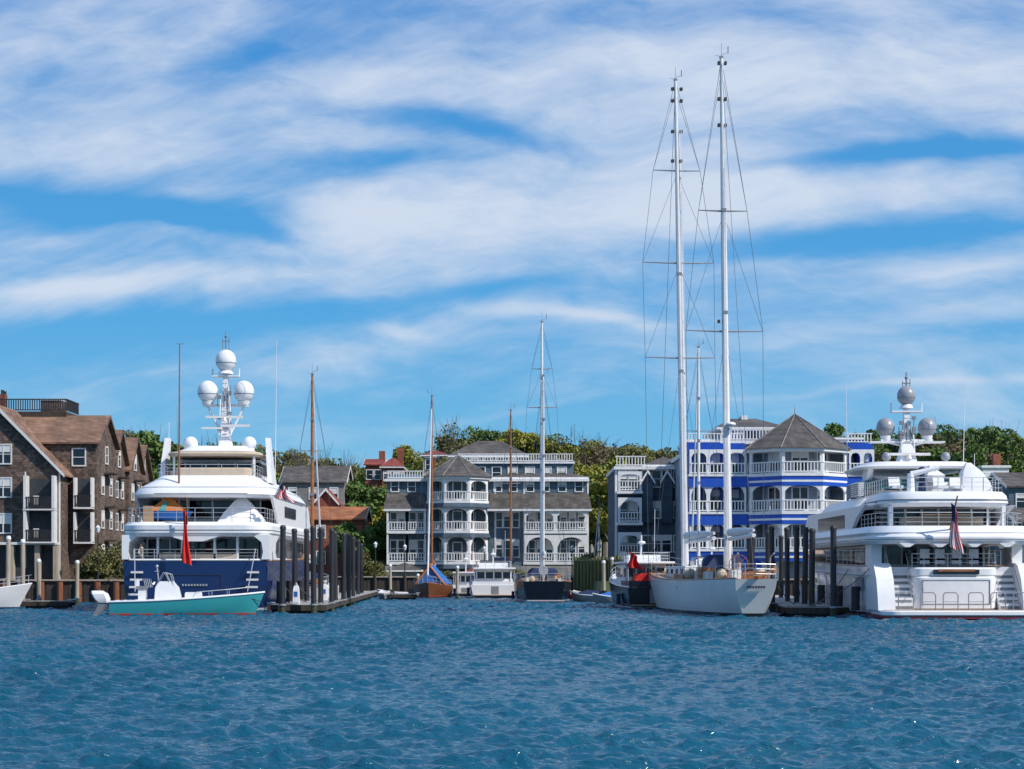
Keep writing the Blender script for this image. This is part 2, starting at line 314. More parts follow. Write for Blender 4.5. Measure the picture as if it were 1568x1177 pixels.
for sx in(-1,1):
    for k in range(7): g.p('stern_stairs',WHITE).box(*sorted((sx*2.22,sx*3.3)),.35+.27*k,2.6,.5+.32*k,.5+.32*(k+1)-.003)
    for k in range(7): g.p('stair_treads',GREYP).box(*sorted((sx*2.3,sx*3.25)),.33+.27*k,.36+.27*k,.56+.32*k,.70+.32*k)
    g.p('quarter_wings',WHITE).loft([[(sx*3.32,y0,z),(sx*4.22,y0,z),(sx*4.22,3,z),(sx*3.32,3,z)] for z,y0 in((.48,-.25),(1.2,-.1),(2.1,.25),(2.8,.9),(2.95,1.4))])
    g.p('wing_louvres',GREYP).box(*sorted((sx*3.5,sx*3.9)),.05,.2,1.5,1.56).box(*sorted((sx*3.45,sx*4.0)),-.13,-.0,.95,1.0)
    g.p('stair_rails',STEEL).tube([(sx*2.25,.2,1.3),(sx*2.25,2.3,3.5)],.025).tube([(sx*3.3,.2,1.3),(sx*3.3,2.3,3.5)],.025)
    for i in range(3):
        x=sx*(.55+1.15*i)+ (sx*.1); a=.38
        g.p('platform_hoops',ALUG).tube([(x-a,-1.0,.5),(x-a,-1.0,1.3),(x-a+.1,-1.0,1.42),(x+a-.1,-1.0,1.42),(x+a,-1.0,1.3),(x+a,-1.0,.5)],.028).tube([(x-a,-1,.95),(x+a,-1,.95)],.015)
    g.p('aft_columns',WHITE).loft([[(sx*(3.75+a*.28),2.6+b,z) for a,b in((-1,0),(1,0),(1,1.6),(-1,1.6))] for z in(2.75,3.95)])
    g.p('side_louvres',GLASS).box(*sorted((sx*4.05,sx*4.27)),6,12,1.75,2.15).box(*sorted((sx*4.1,sx*4.3)),13.5,19,1.75,2.1)
    g.p('side_name_panel',GREYP).box(*sorted((sx*4.2,sx*4.36)),3.5,5.5,1.5,2.2)
    g.p('rub_rail',STEEL).tube([(sx*4.36,2,2.3),(sx*4.5,9,2.4),(sx*4.45,20,2.6)],.05)
rail(g,[(-2.2,1.0,2.75),(2.2,1.0,2.75)],.7,sp=.6); rail(g,[(-4.0,3,2.85),(-4.1,16,2.95)],.8); rail(g,[(4.0,3,2.85),(4.1,16,2.95)],.8)
ho=outline(3.1,5.5,30,.6,9)
g.p('main_deck_house',WHITE).slab(ho,2.8,4.0); window_band(g,'saloon_windows',ho,2.9,3.85,nm=7,hw=2.7,y=5.5)
g.p('aft_table',WHITE).box(-1.5,1.5,2.6,3.6,3.4,3.46).cyl((0,3.1,2.8),(0,3.1,3.4),.2)
for x in(-1.3,-.5,.4,1.3): g.p('aft_chairs',TARP).box(x-.25,x+.25,2.0,2.1,2.9,3.7).box(x-.25,x+.25,2.0,2.5,3.1,3.2)
g.p('upper_deck',WHITE).slab(outline(4.4,.1,31,2.2,11),3.95,4.5,.18).slab(outline(4.45,.3,31,2.2,11),4.45,4.9,.1,top=.18)
g.p('deck_stripe',GREYP).slab(outline(4.42,.08,31,2.2,11),4.18,4.22)
for x in(-2.6,-.9,.9,2.6): g.p('deck_pods',WHITE).loft([[(x+a*w,b,z) for a,b in((-1,.2),(1,.2),(1,1.4),(-1,1.4))] for z,w in((3.78,.12),(4.0,.45))])
uo=outline(3.0,4.6,26,.7,7)
g.p('upper_house',WHITE).slab(uo,4.85,6.1); window_band(g,'upper_windows',uo,5.05,5.9,nm=7,hw=2.7,y=4.6)
rail(g,[(-3.9,6,4.85),(-3.9,2.2,4.85),(-2.6,.7,4.85),(2.6,.7,4.85),(3.9,2.2,4.85),(3.9,6,4.85)],.75,sp=.8)
g.p('upper_table',TEAK).box(-1.3,1.3,2.2,3.2,5.5,5.56); g.p('upper_sofa',BEIGE).box(-2.2,2.2,3.6,4.3,4.9,5.4)
for sx in(-1,1):
    g.p('upper_side_wings',WHITE).loft([[(sx*4.1,y0,z),(sx*3.9,y0,z),(sx*3.9,y1,z),(sx*4.1,y1,z)] for z,y0,y1 in((4.8,8,24),(5.5,6.4,24),(6.1,4.0,23))])
    g.p('side_glazing',GLASS).box(*sorted((sx*4.0,sx*4.13)),10,19,5.0,5.75)
    g.p('upper_posts',WHITE).box(sx*3.0-.1,sx*3.0+.1,2.4,2.7,4.85,6.0)
g.p('sundeck',WHITE).slab(outline(3.45,1.6,24,1.8,8),5.95,6.75,.2,top=.1).slab(outline(4.1,7,25,1.2,8),5.95,6.6,.15,top=.3)
g.p('sundeck_stripe',GREYP).slab(outline(3.46,1.58,24,1.8,8),6.3,6.34)
rail(g,[(-3.1,9,6.75),(-3.1,3.2,6.75),(-1.8,2.0,6.75),(1.8,2.0,6.75),(3.1,3.2,6.75),(3.1,9,6.75)],.75,sp=.6)
g.p('spa_surround',WHITE).slab(outline(1.3,4.4,6.6,.6,.8),6.75,7.35,.1)
g.p('crane',WHITE).cyl((-1.7,3.6,6.75),(-1.7,3.6,7.8),.22,.18,10).cyl((-1.7,3.6,7.75),(-.2,3.4,8.1),.16,.1)
g.p('covered_crane',TARP).loft([[(1.9+a*w+dx,4.2+b*w*.8,z) for a,b in((-1,-1),(0,-1.2),(1,-1),(1.1,0),(1,1),(0,1.1),(-1,1),(-1.2,0))] for z,w,dx in((6.75,.85,0),(7.3,.75,-.05),(7.9,.5,-.2),(8.4,.12,-.35))])
g.p('covered_heater',NAVY).cyl((-1.0,4,6.75),(-1.0,4,7.9),.22,.12).sph((-1.0,4,7.95),.24,10,6)
g.p('jet_ski_hull',WHITE).loft([[(-.3+a*w,5+b*l,z) for a,b in((-1,-1),(1,-1),(1,.6),(0,1.3),(-1,.6))] for z,w,l in((7.35,.35,1.0),(7.7,.5,1.3),(8.0,.22,.7),(8.3,.12,.2))]); g.p('jet_ski_seat',BLACKR).box(-.42,-.18,4.2,5.2,7.98,8.15)
for x in(-2.6,-.2,.7): g.p('sun_loungers',TARP).box(x-.3,x+.3,2.6,3.4,6.95,7.1).loft([[(x-.3,3.4+k,z),(x+.3,3.4+k,z),(x+.3,3.5+k,z),(x-.3,3.5+k,z)] for k,z in((0,7.0),(.3,7.6))])
for k in range(6): g.p('stair_to_sundeck',GREYP).box(-3.6,-3.0,3.0+.25*k,3.3+.25*k,4.9+.27*k,4.95+.27*k)
for k in range(6): g.p('railing_blind',GREYP).box(-3.7,-3.6,8.2+.6*k,8.6+.6*k,6.7,7.5)
for k in range(7): g.p('louvre_fins',WHITE).box(-3.9,-3.55,7.0+.0*k,9.2,6.75+.11*k,6.80+.11*k)
so=outline(2.5,9.5,19,.8,5)
g.p('sundeck_house',WHITE).slab(so,6.7,7.9,.1); window_band(g,'sundeck_windows',so,7.15,7.7,nm=5,hw=2,y=9.5)
g.p('windscreen',mat('tinted_glass',(.03,.12,.12),.08)).slab(outline(3.1,8.8,19,1.2,4),7.2,7.75,.02,top=.15)
g.p('hardtop',WHITE).slab(outline(3.4,8.2,18.5,1.8,5),8.35,8.75,.12,top=.4)
for sx in(-1,1):
    g.p('hardtop_legs',WHITE).loft([[(sx*2.9,y0,z),(sx*2.6,y0,z),(sx*2.6,y0+1.4,z),(sx*2.9,y0+1.4,z)] for z,y0 in((6.7,11.0),(7.6,9.7),(8.45,9.2))])
    g.p('small_satcom_domes',DOMEG).sph((sx*1.7,10,9.1),.27,12,8)
radar_mast(g,12.6,8.7,10.98,12.85,.54,1.22,DOMEG,14.25)
g.p('mast_wing',OFFW).box(-2.2,2.2,12.2,12.9,10.05,10.15)
g.p('whip_antennas',TARP).cyl((-3.2,14,7.9),(-3.3,14,14.0),.03,.012,5).cyl((2.95,11,7.9),(3.05,11,13.4),.03,.012,5).cyl((3.1,9,6.8),(3.1,9,9.2),.02,n=5)
g.p('ensign_staff',VARN).cyl((-.35,.4,4.7),(-.25,-.8,6.4),.04); flag(g,(-.55,-.6,6.1),.62,2.3,'ensign',True)
for y in(4,9,15): g.p('fenders',BLACKR).cyl((-4.6,y,.4),(-4.6,y,1.7),.24,.24,10)
line(g,(-4.1,2,2.8),(-7.0,6,.65)); line(g,(-4.1,8,2.9),(-7.2,3,.65))
g.done()
# ------------------------------------------------------------------ teal center console boat
g=Grp('center_console_boat',(X(172,103.5),103.5,0),-math.pi/2+.08)
TEALH=zband('teal_hull_paint',[(-2,(.45,.05,.04)),(.07,(.55,.06,.04)),(.13,(.04,.31,.34)),(1.35,(.7,.7,.68))],.2,.2)
S=hull(g,[(0,1.25,1.15,.78,-.4,0),(2.5,1.35,1.2,.85,-.45,0),(5,1.2,.95,1.0,-.45,.1),(7,.65,.35,1.18,-.35,.35),(8.0,.04,.03,1.3,-.1,.55)],TEALH,OFFW)
for sg in(-1,1): g.p('gunwale',WHITE).tube([(sg*max(a[1],0),a[0]+a[5],a[3]+.03) for a in S],.06,6)
C=g.p('console',WHITE)
C.loft([[(a*w,3.0+b,z) for a,b in((-1,-l),(1,-l),(1,l2),(-1,l2))] for z,w,l,l2 in((.8,.5,.6,.9),(1.6,.48,.55,.7),(1.95,.42,.3,.4))])
g.p('console_windshield',GREYP).loft([[(-.44,3.2+k,z),(.44,3.2+k,z),(.44,3.24+k,z),(-.44,3.24+k,z)] for k,z in((0,1.9),(-.25,2.45))])
g.p('helm_wheel',STEEL).cyl((0,2.3,1.75),(0,2.25,1.8),.2)
C.box(-.5,.5,1.5,1.9,.8,1.5); g.p('leaning_post',GREYP).box(-.55,.55,1.4,1.95,1.5,1.68); g.p('seat_backs',TARP).box(-.55,.55,1.35,1.45,1.68,2.05)
g.p('bow_seat',WHITE).box(-.45,.45,4.1,5.0,.85,1.25)
g.p('bow_cushion',TARP).box(-.42,.42,4.12,4.98,1.25,1.33)
g.p('hull_dock_line',BLACKR).tube([(.6,7.2,1.25),(.2,8.3,.8),(.0,8.9,.1)],.02)
for sg in(-1,1):
    g.p('bow_rail',STEEL).tube([(sg*1.15,4.6,1.05),(sg*1.1,4.8,1.35),(sg*.85,6.4,1.48),(sg*.4,7.6,1.6)],.02); 
    for y,x in((5.5,1.0),(6.5,.78)): g.p('bow_rail',STEEL).cyl((sg*x,y,1.05),(sg*x,y,1.42),.015)
    for k in range(4): g.p('rod_holders',STEEL).cyl((sg*.4,1.9+.1*k,1.6),(sg*.4,1.8+.1*k,2.1),.02)
    g.p('grab_rail',STEEL).tube([(sg*.45,3.5,1.6),(sg*.45,3.3,2.35),(sg*.45,2.9,2.45),(sg*.45,2.5,1.7)],.02)
g.p('flag_light_pole',STEEL).cyl((0,2.6,1.9),(0,2.5,2.75),.04).sph((0,2.5,2.8),.09,8,6).box(-.3,.3,2.4,2.6,2.5,2.54)
for sg in(-.38,.38):
    O=g.p('outboard_cowlings',WHITE); O.loft([[(sg+a*w,y+b*l,z) for a,b in((-1,-.8),(-.6,-1),(.6,-1),(1,-.8),(1,.8),(.6,1),(-.6,1),(-1,.8))] for y,z,w,l in((-.45,.75,.16,.25),(-.55,.95,.24,.38),(-.7,1.25,.25,.4),(-.85,1.42,.14,.26))])
    g.p('outboard_legs',GREYP).loft([[(sg+a*w,y+b*l,z) for a,b in((-1,-1),(1,-1),(1,1),(-1,1))] for y,z,w,l in((-.45,.8,.12,.2),(-.7,.3,.08,.18),(-1.0,-.15,.06,.16))]).cyl((sg,-1.2,-.1),(sg,-.8,-.0),.1,.12)
g.done()
# ------------------------------------------------------------------ generic sailing yacht
def mast(g,x,y,z0,z1,r,spr,rake=0,lean=0,hb=2.5,mt=ALU,stay=None,furl=True,boom=None,lights=(.42,.6,.78)):
    top=(x+lean,y+rake,z1); L=z1-z0
    def at(z):
        t=(z-z0)/L; return (x+lean*t,y+rake*t,z)
    M=g.p('mast',mt); M.cyl((x,y,z0),at(z0+L*.6),r,r*.92,10); M.cyl(at(z0+L*.6),top,r*.92,r*.5,10)
    W=g.p('rigging',WIRE); w=.016; tips=[]
    for z,h in spr:
        a=at(z); g.p('spreaders',ALUG).cyl((a[0]-h,a[1]+.15,z+.03),(a[0],a[1],z-.03),.03,.06,6).cyl((a[0]+h,a[1]+.15,z+.03),(a[0],a[1],z-.03),.03,.06,6); tips.append((a[1]+.15,z,h,a[0]))
    for sg in(-1,1):
        pts=[(x+sg*hb,y+.2,1.6)]+[(c+sg*h,yy,z) for yy,z,h,c in sorted(tips,key=lambda t:t[1])]+[top]
        W.tube(pts,w,4)
        for yy,z,h,c in tips:
            zz=[q[1] for q in tips if q[1]>z]; zz=min(zz) if zz else z1-.5
            W.cyl((c+sg*h,yy,z),at(zz-.2),w*.8,n=4)
            W.cyl((x+sg*hb,y,1.6),at(z-.2),w*.7,n=4) if z==min(q[1] for q in tips) else None
    if stay: W.cyl(top,stay,w,n=4)
    if furl and stay:
        a=Vector(stay);b=Vector(top); g.p('furled_headsail',TARP).cyl(a+(b-a)*.03,a+(b-a)*.93,.09,.05,7)
    A=g.p('masthead_gear',GREYP)
    A.cyl(top,(top[0],top[1],z1+.9),.015,n=4).cyl((top[0],top[1],z1+.2),(top[0]+.4,top[1],z1+.35),.015,n=4).cyl((top[0]+.4,top[1],z1+.3),(top[0]+.4,top[1],z1+.7),.03,n=5).cyl((top[0],top[1],z1+.1),(top[0]-.35,top[1],z1+.15),.015,n=4).box(top[0]-.1,top[0]+.1,top[1]-.1,top[1]+.1,z1,z1+.12)
    for q in lights:
        p=at(z0+L*q); A.box(p[0]-.14,p[0]+.14,p[1]-.2,p[1]-.05,p[2],p[2]+.18)
    if boom:
        by0,by1,bz,br,cm=boom
        g.p('boom',ALU).cyl((x,by0,bz),(x,by1,bz+.1),.12,n=8)
        g.p('furled_mainsail',cm).loft([[(x+br*math.cos(t)*k,yy,bz+.2+br*.9+br*1.2*math.sin(t)*k) for t in [2*math.pi*i/10 for i in range(10)]] for yy,k in((by0,.95),((by0*2+by1)/3,1.05),((by0+by1*2)/3,.8),(by1,.35))])
    return at
def cabin(g,y0,y1,hw,z0,z1,mt,gl=GLASS,n=4,name='cabin_trunk'):
    g.p(name,mt).slab([(-hw,y0),(hw,y0),(hw*.75,y1),(-hw*.75,y1)],z0,z1,.04,top=.08)
    for sg in(-1,1):
        for k in range(n):
            t=(k+.5)/n; y=y0+(y1-y0)*t; x=hw-(hw*.25)*t
            g.p('cabin_portlights',gl).box(*sorted((sg*(x-.08),sg*(x+.012))),y-.3,y+.3,z0+(z1-z0)*.35,z0+(z1-z0)*.75)
    g.p('companionway',gl).box(-.35,.35,y0-.02,y0+.05,z0+.08,z1-.08)
# big ketch, stern to
g=Grp('sailing_ketch',(13.15,100,0),math.radians(5.6))
KH=zband('cream_hull_paint',[(-2,(.02,.03,.03)),(.10,(.03,.03,.04)),(.2,(.80,.79,.76))],.25,.2)
S=hull(g,[(0,1.15,.5,2.1,-.2,-.9),(2.5,1.75,1.3,2.05,-.9,-.5),(9,2.4,2.2,1.98,-1.6,0),(17,2.4,2.1,2.1,-1.8,0),(24,1.5,.9,2.5,-1.2,.6),(29,.12,.06,3.0,-.3,2)],KH,TEAK)
lifeline(g,S,.75,0,20,r=.016)
for k in range(7): g.p('name_letters',NAVY).box(-.5+.15*k,-.41+.15*k,-.93,-.80,1.6,1.72)
rail(g,[(-1.15,-.6,2.1),(0,-.85,2.12),(1.15,-.6,2.1)],.8,r=.022,sp=.5)
g.p('passerelle',TEAK).box(-.25,.25,-1.3,1.0,2.25,2.31)
cabin(g,7.8,11.5,1.2,2.05,2.75,OFFW); cabin(g,12.5,21,1.35,2.1,2.85,OFFW,name='forward_cabin')
g.p('cockpit_coaming',VARN).box(-1.5,-1.38,2.6,7,2.05,2.55).box(1.38,1.5,2.6,7,2.05,2.55).box(-1.38,1.38,2.6,2.7,2.05,2.5)
g.p('cockpit_cushions',NAVY).box(-1.3,-.8,2.8,4.5,2.2,2.4)
for i in range(16):
    a=2*math.pi*i/16;b=2*math.pi*(i+1)/16; g.p('steering_wheel',VARN).cyl((.55*math.cos(a),3.4,2.9+.55*math.sin(a)),(.55*math.cos(b),3.4,2.9+.55*math.sin(b)),.025,n=5)
    if i%2==0: g.p('steering_wheel',VARN).cyl((0,3.4,2.9),(.6*math.cos(a),3.4,2.9+.6*math.sin(a)),.015,n=4)
g.p('binnacle',WHITE).cyl((0,3.6,2.1),(0,3.6,3.0),.15,.18)
g.p('dodger',NAVY).loft([[(a*1.2*k,7.2+d,z) for a in(-1,1)]+[(a*1.2*k,7.2+d+.8,z) for a in(1,-1)] for z,k,d in((2.7,1,0),(3.2,.95,.1),(3.5,.7,.3))])
g.p('deck_boxes',WHITE).box(-1.6,-1.2,4,5,2.05,2.5).box(1.5,1.9,5,6.2,2.05,2.6).box(-.9,-.4,1.0,1.6,2.1,2.6)
g.p('life_raft',WHITE).cyl((-1.0,10,3.0),(0,10,3.0),.3,.3,10); g.p('life_rings',ORNG).cyl((1.1,-.5,2.6),(1.1,-.42,2.6),.2,.2,12)
g.p('wooden_deck_gear',VARN).box(.5,1.0,.8,1.8,2.1,2.4).box(-1.6,-1.1,6,7.4,2.05,2.75).box(-2.1,-1.7,9,12,2.0,2.35)
g.p('deck_bags',BEIGE).sph((-1.3,2.0,2.35),.32,10,6).sph((1.2,3.0,2.35),.28,10,6).sph((-1.9,8,2.35),.36,10,6)
g.p('davits',STEEL).tube([(-1.0,.2,2.1),(-1.0,.0,3.3),(-1.0,-.9,3.5)],.04).tube([(1.0,.2,2.1),(1.0,.0,3.3),(1.0,-.9,3.5)],.04)
for y in(3,5,7.5,9): 
    for sg in(-1,1): g.p('winches',STEEL).cyl((sg*1.6,y,2.1),(sg*1.6,y,2.5),.14,.11,8)
g.p('anchor_port',BLACKR).sph((-2.3,9.5,1.55),.13,8,6)
line(g,(1.2,.3,2.2),(3.0,2.5,.65),.2)
mast(g,.22,7.2,2.6,Z(90,107.3),.2,[(Z(323,107.3),1.45),(Z(507,107.3),2.3)],lean=-.4,hb=2.2,stay=(-.0,-.2,2.6),furl=False,boom=(6.8,.6,4.4,.2,TARP),lights=(.5,.7))
mast(g,-.1,18.9,2.8,Z(125,119),.2,[(Z(262,119),1.55),(Z(403,119),2.35),(Z(548,119),2.3)],lean=-.6,hb=2.3,stay=(0,29.5,3.2),furl=False,boom=(18.4,9.6,4.4,.22,TARP),lights=(.4,.6))
g.p('radar_dome',WHITE).sph((.3,6.8,Z(650,107)),.3,12,8,sz=.5); g.p('radar_bracket',ALU).box(.2,.5,6.7,7.2,Z(650,107)-.3,Z(650,107)-.2)
for k in range(7):
    x=random.uniform(-.25,.35); g.p('halyards',TARP).cyl((x+.15,7.0,2.7),(0+x*.25,7.05,random.uniform(18,31)),.018,n=4)
    g.p('halyards',TARP).cyl((x,18.7,2.9),(-.35+x*.25,18.75,random.uniform(18,32)),.018,n=4)
g.p('furled_staysail',TARP).cyl((.62,8.2,3),(.0,7.45,Z(200,107.3)),.09,.05,7).cyl((.3,20,3),(-.4,19.2,Z(200,119)),.1,.05,7)
for m_y,D,c,PY,s_ in((7.2,107.3,-.12,(100,155,195,495),.7),(18.9,119,-.58,(140,158,205,250),1)):
    for py in PY: g.p('masthead_spreader_lights',BLACKR).box(c-.4*s_,c-.22*s_,m_y-.15,m_y+.1,Z(py,D),Z(py,D)+.18).box(c+.16*s_,c+.34*s_,m_y-.15,m_y+.1,Z(py,D),Z(py,D)+.18)
g.done()
def sailboat(name,px,D,L,hb,hm,rot,masts,zd=1.2,cab=OFFW,dm=OFFW,cover=None,booms=True,wood=False,tr=.7):
    g=Grp(name,(X(px,D),D,0),rot)
    S=hull(g,[(0,hb*tr,hb*tr*.8,zd,-.3,-.2),(L*.25,hb*.97,hb*.88,zd*.95,-.8,0),(L*.5,hb,hb*.9,zd,-1,0),(L*.78,hb*.62,hb*.4,zd*1.12,-.7,.3),(L*.96,.06,.04,zd*1.3,-.2,1)],hm,dm)
    lifeline(g,S,.62,0,17,r=.014); cabin(g,L*.32,L*.68,hb*.6,zd,zd+.5,cab)
    g.p('cockpit_coaming',cab).box(-hb*.6,-hb*.5,L*.08,L*.32,zd,zd+.3).box(hb*.5,hb*.6,L*.08,L*.32,zd,zd+.3)
    rail(g,[(-hb*tr*.9,.1,zd),(hb*tr*.9,.1,zd)],.65,r=.018,sp=.6); bz=zd*1.3
    g.p('bow_pulpit',STEEL).tube([(-hb*.35,L*.86,zd*1.2),(-hb*.35,L*.86,bz+.55),(0,L+.5,bz+.7),(hb*.35,L*.86,bz+.55),(hb*.35,L*.86,zd*1.2)],.022)
    g.p('sprayhood',cover or NAVY).loft([[(-hb*.55*k,L*.3+d,z),(hb*.55*k,L*.3+d,z),(hb*.5*k,L*.3+.9,z),(-hb*.5*k,L*.3+.9,z)] for z,k,d in((zd+.45,1,0),(zd+.9,.93,.1),(zd+1.1,.7,.35))])
    g.p('wheel_pedestal',STEEL).cyl((0,L*.15,zd),(0,L*.15,zd+.9),.08).cyl((0,L*.15,zd+.9),(0,L*.145,zd+.9),.4,.4,14)
    g.p('deck_gear',BEIGE).sph((-hb*.4,L*.1,zd+.2),.25,8,5).sph((hb*.45,L*.22,zd+.2),.22,8,5); g.p('horseshoe_buoy',ORNG).cyl((hb*.5,.1,zd+.45),(hb*.5,.16,zd+.45),.2,.2,10)
    for sg in(-1,1): g.p('fenders',NAVY).cyl((sg*(hb+.12),L*.3,.2),(sg*(hb+.12),L*.3,.85),.13,n=8)
    for (y,top,r,spr,mt,cm) in masts:
        mast(g,0,L*y,zd+.3,top,r,spr,hb=hb*.9,mt=mt,stay=(0,L+.4,bz+.2) if y==masts[0][0] else (0,0,zd+.6),furl=(y==masts[0][0]),boom=(L*y-.2,L*y-L*.34,zd+1.9,.2,cm))
    return g
BLKH=zband('black_hull_paint',[(-2,(.3,.03,.02)),(.08,(.6,.6,.6)),(.18,(.008,.010,.018))],.2,.0)
WHH=zband('white_hull_small',[(-2,(.02,.05,.2)),(.08,(.02,.05,.15)),(.18,(.74,.74,.75))],.2,.3)
WDH=zband('wood_hull_varnish',[(-2,(.2,.03,.02)),(.1,(.5,.1,.03)),(.2,(.20,.075,.03))],.3,.2)
g=sailboat('sailboat',833,149,17,2.4,BLKH,0,[(.6,Z(488,157),.17,[(Z(620,157),1.3),(Z(560,157),.9)],ALU,TARP),(.22,Z(572,151),.13,[(Z(700,151),.9)],ALU,TARP)],zd=1.7,dm=TEAK); g.done()
g=sailboat('sailboat',668,182,8.5,1.9,WDH,math.pi-.05,[(.55,Z(606,177),.12,[(Z(700,177),.8)],VARN,VARN)],zd=1.1,dm=TEAK,cover=BLUEC)
g.p('boom_tent',BLUEC).loft([[(x0*k,y,1.3),(0,y,3.4*h),(-x0*k,y,1.3)] for x0,k,y,h in((1.7,1,1.2,.9),(1.7,1,4,1),(1.3,1,6.6,.9))]); g.p('boom_tent_trim',ORNG).cyl((0,1.2,3.2),(0,6.8,3.15),.12).cyl((-1.4,6.7,1.3),(0,6.7,3.05),.09).cyl((1.4,6.7,1.3),(0,6.7,3.05),.09); g.done()
g=sailboat('sailboat',782,184,12,1.9,WHH,.0,[(.5,Z(628,190),.13,[(Z(740,190),1.0)],VARN,NAVY)],zd=1.2); g.done()
g=sailboat('sailboat',465,136,13,2.0,WHH,.0,[(.45,Z(574,142),.15,[(Z(690,142),1.0)],VARN,BEIGE)],zd=1.3); g.done()
g=sailboat('sailboat',1082,150,13,2.1,WHH,0,[(.5,Z(533,157),.15,[(Z(660,157),1.2)],ALU,TARP)],zd=1.3); g.done()
g=sailboat('sailboat',928,176,9,1.5,WHH,.1,[(.5,Z(780,180),.08,[],ALU,NAVY)],zd=1.0); g.done()
# ------------------------------------------------------------------ motor cruisers
def cruiser(name,px,D,L,hb,hm,rot,zd=1.6,fly=True,s=1.0,flagred=False):
    g=Grp(name,(X(px,D),D,0),rot)
    S=hull(g,[(0,hb*.95,hb*.85,zd*.8,-.4,0),(L*.3,hb,hb*.9,zd*.85,-.6,0),(L*.6,hb*.92,hb*.75,zd,-.6,.1),(L*.85,hb*.5,hb*.25,zd*1.2,-.4,.5),(L*.97,.05,.03,zd*1.35,-.2,.9)],hm,OFFW)
    lifeline(g,S,.6,7,17,r=.018)
    o=[(-hb*.78,L*.25),(hb*.78,L*.25),(hb*.74,L*.55),(hb*.45,L*.72),(-hb*.45,L*.72),(-hb*.74,L*.55)]
    g.p('deckhouse',WHITE).slab(o,zd*.85,zd+1.25,.06,top=.15); g.p('deckhouse_windows',GLASS).slab(offs(o,.01),zd+.35,zd+.95,top=.06)
    for k in range(5):
        x=-hb*.7+hb*1.4*k/4; g.p('window_pillars',WHITE).box(x-.06,x+.06,L*.25-.08,L*.25,zd+.2,zd+1.1)
    g.p('cabin_roof',WHITE).slab([(-hb*.85,L*.1),(hb*.85,L*.1),(hb*.8,L*.58),(hb*.4,L*.68),(-hb*.4,L*.68),(-hb*.8,L*.58)],zd+1.22,zd+1.38,.04)
    for sg in(-1,1): g.p('cockpit_posts',STEEL).cyl((sg*hb*.8,L*.12,zd*.8),(sg*hb*.8,L*.12,zd+1.25),.035)
    g.p('cockpit_sides',hm if flagred else WHITE).box(-hb*.9,-hb*.8,.1,L*.25,zd*.78,zd*1.05).box(hb*.8,hb*.9,.1,L*.25,zd*.78,zd*1.05).box(-hb*.8,hb*.8,.1,.25,zd*.78,zd*1.05)
    if fly:
        g.p('flybridge',WHITE).slab([(-hb*.6,L*.3),(hb*.6,L*.3),(hb*.45,L*.55),(-hb*.45,L*.55)],zd+1.36,zd+1.85,.05)
        g.p('flybridge_screen',GLASS).slab([(-hb*.55,L*.42),(hb*.55,L*.42),(hb*.4,L*.55),(-hb*.4,L*.55)],zd+1.85,zd+2.1,top=.05)
        rail(g,[(-hb*.7,L*.42,zd+1.38),(-hb*.7,L*.14,zd+1.38),(hb*.7,L*.14,zd+1.38),(hb*.7,L*.42,zd+1.38)],.6,sp=.7)
    g.p('radar_pole',WHITE).cyl((0,L*.4,zd+1.4),(0,L*.38,zd+3.2),.06).sph((0,L*.37,zd+2.7),.28,12,6,sz=.45)
    g.p('antenna',TARP).cyl((hb*.5,L*.4,zd+1.4),(hb*.5,L*.38,zd+5),.02,n=4)
    g.p('swim_platform',TEAK).box(-hb*.85,hb*.85,-.7,.02,.25,.32); g.p('transom_door',GREYP).box(-.35,.35,-.03,.01,.4,zd*.75)
    g.p('fenders',NAVY).cyl((-hb-.1,L*.2,.3),(-hb-.1,L*.2,1),.14).cyl((hb+.1,L*.2,.3),(hb+.1,L*.2,1),.14)
    if flagred:
        g.p('ensign_staff',VARN).cyl((-hb*.7,.2,zd),(-hb*.9,-.6,zd+2.3),.03); flag(g,(-hb*.95,-.5,zd+2.0),.9,1.0,'ensign',False,.3)
        g.p('cockpit_cover',RED).loft([[(-hb*.6*k,L*.1,z),(hb*.1*k,L*.1,z),(hb*.1*k,L*.2,z),(-hb*.6*k,L*.2,z)] for z,k in((zd*.9,1),(zd+.4,.9),(zd+.6,.5))])
    g.done(); return g
cruiser('motor_cruiser',758,172,12,2.35,WHH,.05,zd=1.5)
cruiser('motor_cruiser',1003,121,14,1.9,BLKH,.10,zd=1.8,flagred=True)
cruiser('motor_cruiser',1100,138,12,2.2,WHH,0,zd=1.6)
cruiser('motor_cruiser',-132,119,6.8,1.3,WHH,-math.pi/2+.12,zd=1.25,fly=False)
cruiser('motor_cruiser',712,186,8,1.5,WHH,0,zd=1.1,fly=False)
def dinghy(px,D,L,rot,mt,cover=None):
    g=Grp('dinghy',(X(px,D),D,0),rot)
    hull(g,[(0,.7,.6,.5,-.15,0),(L*.5,.8,.65,.55,-.2,0),(L*.8,.5,.3,.65,-.15,.1),(L,.04,.03,.8,-.05,.2)],mt,OFFW)
    g.p('thwarts',TEAK).box(-.65,.65,L*.3,L*.38,.52,.58).box(-.6,.6,L*.6,L*.67,.56,.62)
    g.p('outboard',BLACKR).box(-.15,.15,-.35,-.02,.35,.95).box(-.06,.06,-.25,-.1,-.2,.35)
    if cover: g.p('cover',cover).loft([[(-.7*k,y,.6),(0,y,.6+.4*k),(.7*k,y,.6)] for y,k in((.2,.9),(L*.5,1),(L*.85,.45))])
    g.done()
dinghy(962,140,2.6,math.pi/2+.2,GREYP,BLUEC); dinghy(922,150,2.6,math.pi/2-.5,GREYP,NAVY); dinghy(625,170,2.6,math.pi/2,WHITE); dinghy(600,160,3.4,.3,GREYP); dinghy(880,165,2.6,1.0,RED); dinghy(898,158,3,.3,BLACKR)
